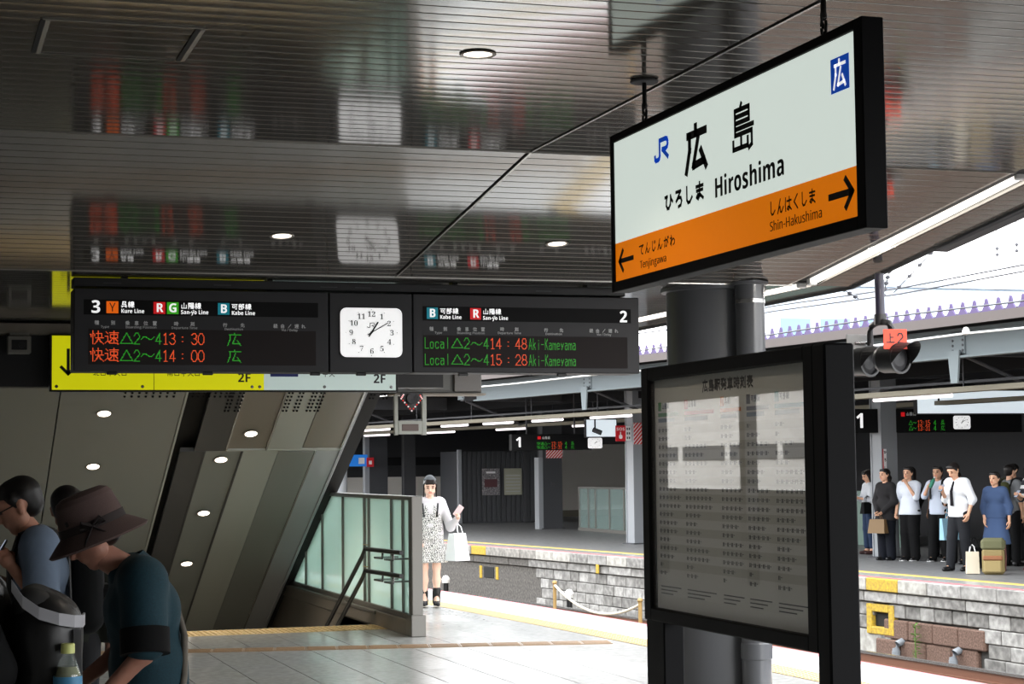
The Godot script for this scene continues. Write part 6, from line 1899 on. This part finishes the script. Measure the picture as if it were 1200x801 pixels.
	obj("glasses", gl, M.black, m.node, m.head)
	worn_pack("black backpack worn by the man in pale blue", m, cloth(Color(0.06, 0.065, 0.07)))
	person("dark haired person in dark olive clothes behind the man in pale blue", V(0.78, 0, -10.1), 160.0, {"h": 1.66, "cell": 0.02, "hair": "short", "hair_color": Color(0.07, 0.05, 0.05), "skin": Color(0.6, 0.44, 0.37), "sleeve": 1.9, "top": cloth(Color(0.11, 0.12, 0.10)), "lean": 0.02, "nod": 12.0})
	# person at the very left whose pack fills the corner
	var b := person("person in black at the left edge with a black and white backpack", V(0.23, 0, -6.3), -95.0, {"h": 1.76, "lean": 0.08, "headz": 0.1, "nod": 20.0, "cell": 0.016, "hair": "short", "skin": Color(0.6, 0.44, 0.37), "sleeve": 1.9, "ease": 0.03, "top": cloth(Color(0.035, 0.035, 0.04)), "bottom": cloth(Color(0.05, 0.05, 0.06)), "top_name": "jacket"})
	straps(b, M.black)
	var pk := thing("backpack", "black backpack with white bands and a drink bottle in its side pocket", "backpack", V(0.41, 0.90, -6.22), Basis(Vector3.UP, deg_to_rad(-97.0)))
	var shell := []
	for dx in [-0.09, 0.09]:
		shell.append([V(dx, 0.05, -0.02), V(dx, 0.36, -0.02), 0.105, 0.10])
		shell.append([V(dx, 0.33, -0.005), V(dx * 0.8, 0.42, 0.03), 0.08, 0.055])
	var nylon := mat(Color(0.045, 0.045, 0.052), 0.42)
	obj("bag_body", skin_over(shell, 0.014, 0.07), nylon, pk)
	obj("top_flap", skin_over([[V(-0.1, 0.43, 0.03), V(0.1, 0.43, 0.03), 0.06, 0.06], [V(-0.1, 0.40, -0.03), V(0.1, 0.40, -0.03), 0.05, 0.05]], 0.014, 0.05), mat(Color(0.10, 0.10, 0.10), 0.6), pk)
	var wb := tool()
	ribbon(wb, [V(0.17, 0.50, 0.085), V(0.19, 0.45, 0.05), V(0.202, 0.415, 0.0), V(0.20, 0.395, -0.06), V(0.175, 0.385, -0.105), V(0.11, 0.38, -0.128), V(0.0, 0.38, -0.13)], V(0, 0.019, 0), [V(1, 0, 0), V(1, 0, 0), V(1, 0, 0), V(0.9, 0, -0.3), V(0.6, 0, -0.8), V(0.2, 0, -1), V(0, 0, -1)])
	obj("white_band", wb, mat(Color(0.6, 0.6, 0.62), 0.6), pk)
	var wp := tool()
	ribbon(wp, [V(0.165, 0.36, -0.115), V(0.168, 0.25, -0.118), V(0.168, 0.12, -0.118), V(0.16, 0.0, -0.112)], V(0.010, 0, -0.010), [V(0.7, 0, -0.7), V(0.7, 0, -0.7), V(0.7, 0, -0.7), V(0.7, 0, -0.7)])
	obj("white_piping", wp, mat(Color(0.6, 0.6, 0.62), 0.6), pk)
	obj("side_pocket", skin_over([[V(0.175, 0.04, 0.0), V(0.175, 0.14, -0.01), 0.05, 0.045]], 0.012, 0.02), nylon, pk)
	var bt := thing("drink_bottle", "clear tea bottle with a printed label and a pale green cap", "bottle", V(0.472, 0.955, -6.0), Basis.from_scale(V(1.3, 1.15, 1.3)))
	obj("bottle", lathe_of([Vector2(0.0, 0.0), Vector2(0.03, 0.002), Vector2(0.033, 0.012), Vector2(0.033, 0.12), Vector2(0.031, 0.15), Vector2(0.02, 0.185), Vector2(0.0125, 0.20), Vector2(0.0125, 0.212)], 24), M.glass, bt)
	obj("drink", lathe_of([Vector2(0.0, 0.004), Vector2(0.0305, 0.004), Vector2(0.0305, 0.12), Vector2(0.029, 0.15), Vector2(0.022, 0.17), Vector2(0, 0.17)], 24), mat(Color(0.42, 0.42, 0.28), 0.2), bt)
	var lb := obj("bottle_label", lathe_of([Vector2(0.0338, 0.05), Vector2(0.0338, 0.145)], 24), mat(Color(0.72, 0.80, 0.78), 0.5), bt)
	obj("blue_band", lathe_of([Vector2(0.0342, 0.12), Vector2(0.0342, 0.145)], 24), mat(Color(0.25, 0.50, 0.65), 0.5), lb)
	written("label_print", "広", -0.018, 0.112, Vector2(0.028, 0.035), 0.0, 0.005, mat(Color(0.25, 0.16, 0.10), 0.6), lb, 0.0345)
	obj("green_mark", span(V(0.012, 0.06, 0.030), V(0.026, 0.09, 0.034), 0.002), mat(Color(0.2, 0.5, 0.15), 0.6), lb)
	obj("cap", lathe_of([Vector2(0.0165, 0.205), Vector2(0.0165, 0.228), Vector2(0.015, 0.231), Vector2(0, 0.231)], 20), mat(Color(0.78, 0.80, 0.50), 0.5), bt)

func build_crowd() -> void:
	var G := "people waiting on the opposite platform"
	var tee := cloth(Color(0.80, 0.82, 0.86))
	var black := cloth(Color(0.05, 0.05, 0.055))
	var navy := cloth(Color(0.10, 0.115, 0.16))
	var w := person("woman in a white blouse and jeans reading a phone left of the column", V(17.57, 0, -32.39), -95.0, {"group": G, "h": 1.60, "woman": true, "hair": "long", "nod": 18.0, "sleeve": 1.5, "top": cloth(Color(0.74, 0.75, 0.77)), "bottom": cloth(Color(0.14, 0.19, 0.28)), "cuff": 0.08, "elbows": [V(-0.22, 1.1, 0.05), V(0.22, 1.1, 0.05)], "wrists": [V(-0.1, 1.16, 0.28), V(0.12, 1.14, 0.26)], "shoes": mat(Color(0.2, 0.1, 0.1), 0.5)})
	phone("dark phone in the hands of the woman in a white blouse", w, 1)
	hand_bag("shoulder_bag", "black shoulder bag at the hip of the woman in a white blouse", "bag", V(17.42, 1.12, -32.18), 0.3, 0.3, 0.22, 0.12, 0.12, black, M.black)
	w = person("woman in a charcoal jacket with tied hair holding a tan handbag", V(16.75, 0, -30.25), -68.0, {"group": G, "h": 1.63, "woman": true, "hair": "tied", "sleeve": 1.9, "ease": 0.02, "top": cloth(Color(0.14, 0.135, 0.14)), "top_name": "jacket", "hem": 0.74, "flare": 0.02, "bottom": cloth(Color(0.07, 0.08, 0.11)), "loose": 0.035, "look": -10.0, "elbows": [V(-0.225, 1.1, 0.02), V(0.225, 1.1, 0.02)], "wrists": [V(-0.06, 0.9, 0.19), V(0.06, 0.9, 0.19)]})
	hand_bag("handbag", "tan quilted handbag held in front of the charcoal jacket", "bag", w.node.transform * V(0.0, 0.86, 0.24), deg_to_rad(-58.0), 0.34, 0.25, 0.16, 0.12, mat(Color(0.45, 0.35, 0.22), 0.6), mat(Color(0.35, 0.25, 0.15), 0.6))
	person("dark clad person half hidden behind the woman in charcoal", V(17.55, 0, -30.75), -80.0, {"group": G, "h": 1.66, "hair": "long", "top": black, "sleeve": 1.8})
	w = person("young man in a white tee with a hand at his chin beside the charcoal jacket", V(17.0, 0, -29.85), -62.0, {"group": G, "h": 1.66, "hair": "short", "top": tee, "sleeve": 0.95, "ease": 0.018, "hem": 0.84, "flare": 0.015, "bottom": black, "loose": 0.035, "elbows": [V(-0.25, 1.1, 0.0), V(0.21, 1.14, 0.12)], "wrists": [V(-0.24, 0.86, 0.08), V(0.08, 1.40, 0.20)], "palm1": V(-1, 0, -0.4), "grip": true, "sole": M.white})
	person("person in a navy vest behind the young man with a hand at his chin", V(18.1, 0, -30.7), -70.0, {"group": G, "h": 1.62, "hair": "short", "top": navy, "sleeve": 0.4})
	w = person("young man in a white shirt drinking from a green bottle", V(17.34, 0, -29.42), -55.0, {"group": G, "h": 1.67, "hair": "short", "top": cloth(Color(0.76, 0.79, 0.85)), "sleeve": 0.95, "ease": 0.018, "hem": 0.84, "bottom": black, "loose": 0.03, "elbows": [V(-0.22, 1.16, 0.14), V(0.25, 1.1, 0.0)], "wrists": [V(-0.09, 1.33, 0.25), V(0.24, 0.86, 0.06)], "grip": true, "sole": M.white, "feet": [V(-0.12, 0, 0.06), V(0.1, 0, -0.04)]})
	straps(w, M.black, 0.018)
	var dr := thing("green_bottle", "small green drink bottle at the mouth of the man in white", "bottle", w.node.transform * (w.hands[0] + V(0.02, 0.02, 0.0)), Basis(Vector3.FORWARD, 0.5))
	obj("bottle", lathe_of([Vector2(0.0, -0.08), Vector2(0.034, -0.08), Vector2(0.034, 0.06), Vector2(0.014, 0.09), Vector2(0.014, 0.1), Vector2(0, 0.1)], 14), mat(Color(0.25, 0.55, 0.45), 0.3), dr)
	obj("cap", lathe_of([Vector2(0.017, 0.1), Vector2(0.017, 0.125), Vector2(0, 0.127)], 12), M.white, dr)
	w = person("person in a black tee looking at a phone with a blue bag on the arm", V(17.15, 0, -28.5), -60.0, {"group": G, "h": 1.58, "hair": "bangs", "woman": true, "nod": 20.0, "top": black, "sleeve": 0.9, "bottom": cloth(Color(0.06, 0.06, 0.065)), "elbows": [V(-0.22, 1.1, 0.05), V(0.2, 1.08, 0.1)], "wrists": [V(-0.08, 1.22, 0.24), V(0.03, 0.98, 0.2)]})
	phone("pale phone of the person in the black tee", w, 0)
	hand_bag("tote_bag", "light blue tote bag hanging beside the man in the dress shirt", "bag", V(16.72, 1.02, -28.0), 0.2, 0.42, 0.36, 0.12, 0.22, mat(Color(0.55, 0.72, 0.80), 0.6), mat(Color(0.5, 0.66, 0.74), 0.6), 1.05)
	var shirt := cloth(Color(0.84, 0.85, 0.87))
	w = person("man in a white dress shirt and dark tie bent over a phone", V(16.1, 0, -26.7), -72.0, {"group": G, "h": 1.74, "hair": "short", "nod": 28.0, "headz": 0.05, "headdrop": 0.02, "lean": 0.03, "top": shirt, "sleeve": 1.25, "ease": 0.02, "hem": 0.84, "bottom": cloth(Color(0.12, 0.125, 0.14)), "elbows": [V(-0.23, 1.12, 0.04), V(0.26, 1.12, -0.02)], "wrists": [V(-0.08, 1.24, 0.28), V(0.24, 0.9, 0.06)], "feet": [V(-0.1, 0, 0.12), V(0.1, 0, -0.05)]})
	obj("tie", tube_of([V(0, 1.40, 0.105), V(0.0, 1.25, 0.175), V(0.0, 1.02, 0.165)], 0.018, 6, 0.028), cloth(Color(0.13, 0.12, 0.14)), w.node, w.scale)
	phone("phone held close by the man in the dress shirt", w, 0)
	hand_bag("briefcase", "black bag standing at the feet of the man in the dress shirt", "bag", V(16.45, 0.52, -26.85), 0.5, 0.38, 0.34, 0.16, 0.16, nylon_black(), M.black, 0.95)
	w = person("woman in a blue denim dress standing behind the canvas backpack", V(16.62, 0, -26.45), -50.0, {"group": G, "h": 1.57, "woman": true, "hair": "tied", "look": -14.0, "top": cloth(Color(0.25, 0.32, 0.45)), "top_name": "bodice", "sleeve": 1.45, "ease": 0.022, "hem": 0.9, "lower": "skirt", "skirt_hem": 0.46, "skirt_wide": 0.17, "bottom": cloth(Color(0.25, 0.32, 0.45)), "elbows": [V(-0.21, 1.1, 0.0), V(0.23, 1.1, -0.02)], "wrists": [V(-0.18, 0.88, 0.08), V(0.25, 0.86, 0.06)]})
	var olive := cloth(Color(0.24, 0.25, 0.15))
	w = person("person in a grey tee seen from behind with an olive backpack", V(17.55, 0, -27.5), 110.0, {"group": G, "h": 1.68, "hair": "short", "top": cloth(Color(0.45, 0.46, 0.47)), "bottom": black})
	straps(w, M.black, 0.018)
	worn_pack("olive backpack worn by the person in a grey tee", w, olive)
	var stripes := Image.create(64, 64, false, Image.FORMAT_RGBA8)
	stripes.fill(Color(0.08, 0.09, 0.12))
	stripes.fill_rect(Rect2i(0, 0, 64, 26), Color(0.80, 0.80, 0.80))
	var sm := mat(Color.WHITE, 0.85)
	sm.albedo_texture = ImageTexture.create_from_image(stripes)
	sm.uv1_triplanar = true
	sm.uv1_scale = V(7.5, 7.5, 7.5)
	w = person("man in a dark cap and striped top with beige trousers reading a phone", V(17.1, 0, -26.05), -75.0, {"group": G, "h": 1.74, "hair": "short", "nod": 22.0, "headz": 0.03, "top": sm, "sleeve": 0.95, "ease": 0.018, "hem": 0.82, "bottom": cloth(Color(0.50, 0.45, 0.36)), "loose": 0.035, "elbows": [V(-0.24, 1.12, 0.06), V(0.24, 1.12, 0.05)], "wrists": [V(-0.08, 1.16, 0.3), V(0.1, 1.15, 0.28)], "shoes": mat(Color(0.35, 0.08, 0.1), 0.5)})
	phone("white phone in the hands of the man in the striped top", w, 0)
	var cp := thing("baseball_cap", "dark baseball cap on the man in the striped top", "cap", w.node.transform * w.head.origin, w.node.transform.basis * w.head.basis)
	obj("crown", skin_over([[V(0, 0.065, -0.03), V(0, 0.07, 0.0), 0.09, 0.084]], 0.014, 0.02), cloth(Color(0.13, 0.13, 0.14)), cp)
	obj("peak", prism_of(PackedVector2Array([Vector2(-0.08, 0.0), Vector2(-0.07, 0.08), Vector2(-0.03, 0.105), Vector2(0.03, 0.105), Vector2(0.07, 0.08), Vector2(0.08, 0.0)]), 0.008), cloth(Color(0.13, 0.13, 0.14)), cp, Transform3D(Basis(Vector3.RIGHT, PI / 2 + 0.15), V(0, 0.062, 0.05)))
	person("dark clad person behind the man in the striped top", V(17.9, 0, -26.7), -80.0, {"group": G, "h": 1.62, "hair": "bangs", "top": black, "sleeve": 1.2})
	person("dark haired person far back behind the woman in blue", V(18.6, 0, -29.0), -70.0, {"group": G, "h": 1.70, "hair": "short", "top": cloth(Color(0.12, 0.12, 0.13))})
	# canvas pack on the floor
	var p := thing("canvas_backpack", "beige and olive canvas backpack standing on the platform floor", "backpack", V(16.02, 0.005, -25.6), Basis(Vector3.UP, deg_to_rad(-38.0)))
	obj("bag_body", span(V(-0.17, 0.0, -0.12), V(0.17, 0.40, 0.1), 0.04), mat(Color(0.52, 0.46, 0.30), 0.85), p)
	obj("front_pocket", span(V(-0.135, 0.03, 0.1), V(0.135, 0.22, 0.145), 0.02), mat(Color(0.58, 0.51, 0.34), 0.85), p)
	obj("leather_flap", span(V(-0.15, 0.22, 0.09), V(0.15, 0.29, 0.15), 0.015), mat(Color(0.52, 0.33, 0.20), 0.6), p)
	obj("flap_top", span(V(-0.185, 0.36, -0.13), V(0.185, 0.56, 0.11), 0.05), mat(Color(0.36, 0.36, 0.25), 0.85), p)
	obj("side_strap", tube_of([V(0.175, 0.05, 0.0), V(0.19, 0.25, 0.0), V(0.18, 0.45, 0.0)], 0.012, 6), mat(Color(0.35, 0.2, 0.18), 0.7), p)
	hand_bag("paper_carrier", "cream paper carrier standing beside the canvas backpack", "bag", V(15.80, 0.46, -25.85), -0.4, 0.2, 0.34, 0.14, 0.11, mat(Color(0.78, 0.74, 0.66), 0.7), M.white, 0.95)
func nylon_black() -> StandardMaterial3D:
	return mat(Color(0.05, 0.05, 0.055), 0.5)

func _ready() -> void:
	# camera
	var cam := Camera3D.new()
	cam.name = "camera"
	cam.fov = rad_to_deg(2.0 * atan(400.5 / 2200.0))
	cam.near = 0.05
	cam.far = 400.0
	add_child(cam)
	cam.position = Vector3(0, 1.75, 0)
	cam.rotation_degrees = Vector3(3.8, -17.8, -0.65)
	cam.current = true
	# bright overcast sky
	var env := Environment.new()
	var sky := Sky.new()
	var sm := ProceduralSkyMaterial.new()
	sm.sky_top_color = Color(0.97, 0.985, 1.0)
	sm.sky_horizon_color = Color(1.0, 1.0, 1.0)
	sm.sky_energy_multiplier = 2.25
	sm.ground_bottom_color = Color(0.4, 0.4, 0.4)
	sm.ground_horizon_color = Color(0.6, 0.6, 0.6)
	sm.ground_energy_multiplier = 0.5
	sky.sky_material = sm
	env.background_mode = Environment.BG_SKY
	env.sky = sky
	env.tonemap_mode = Environment.TONE_MAPPER_LINEAR
	env.tonemap_exposure = 1.0
	env.sdfgi_enabled = true
	env.ssao_enabled = true
	env.ssil_enabled = true
	var we := WorldEnvironment.new()
	we.name = "environment"
	we.environment = env
	add_child(we)
	materials()
	build_ceiling()
	build_canopy_edge()
	build_floor()
	build_shell()
	build_stairs()
	build_tracks()
	build_far_platform()
	build_far_shelter()
	build_board()
	build_name_sign()
	build_timetable()
	build_column()
	build_exit_sign()
	build_signal()
	build_hanging_equipment()
	build_far_things()
	build_woman()
	build_left_people()
	build_crowd()
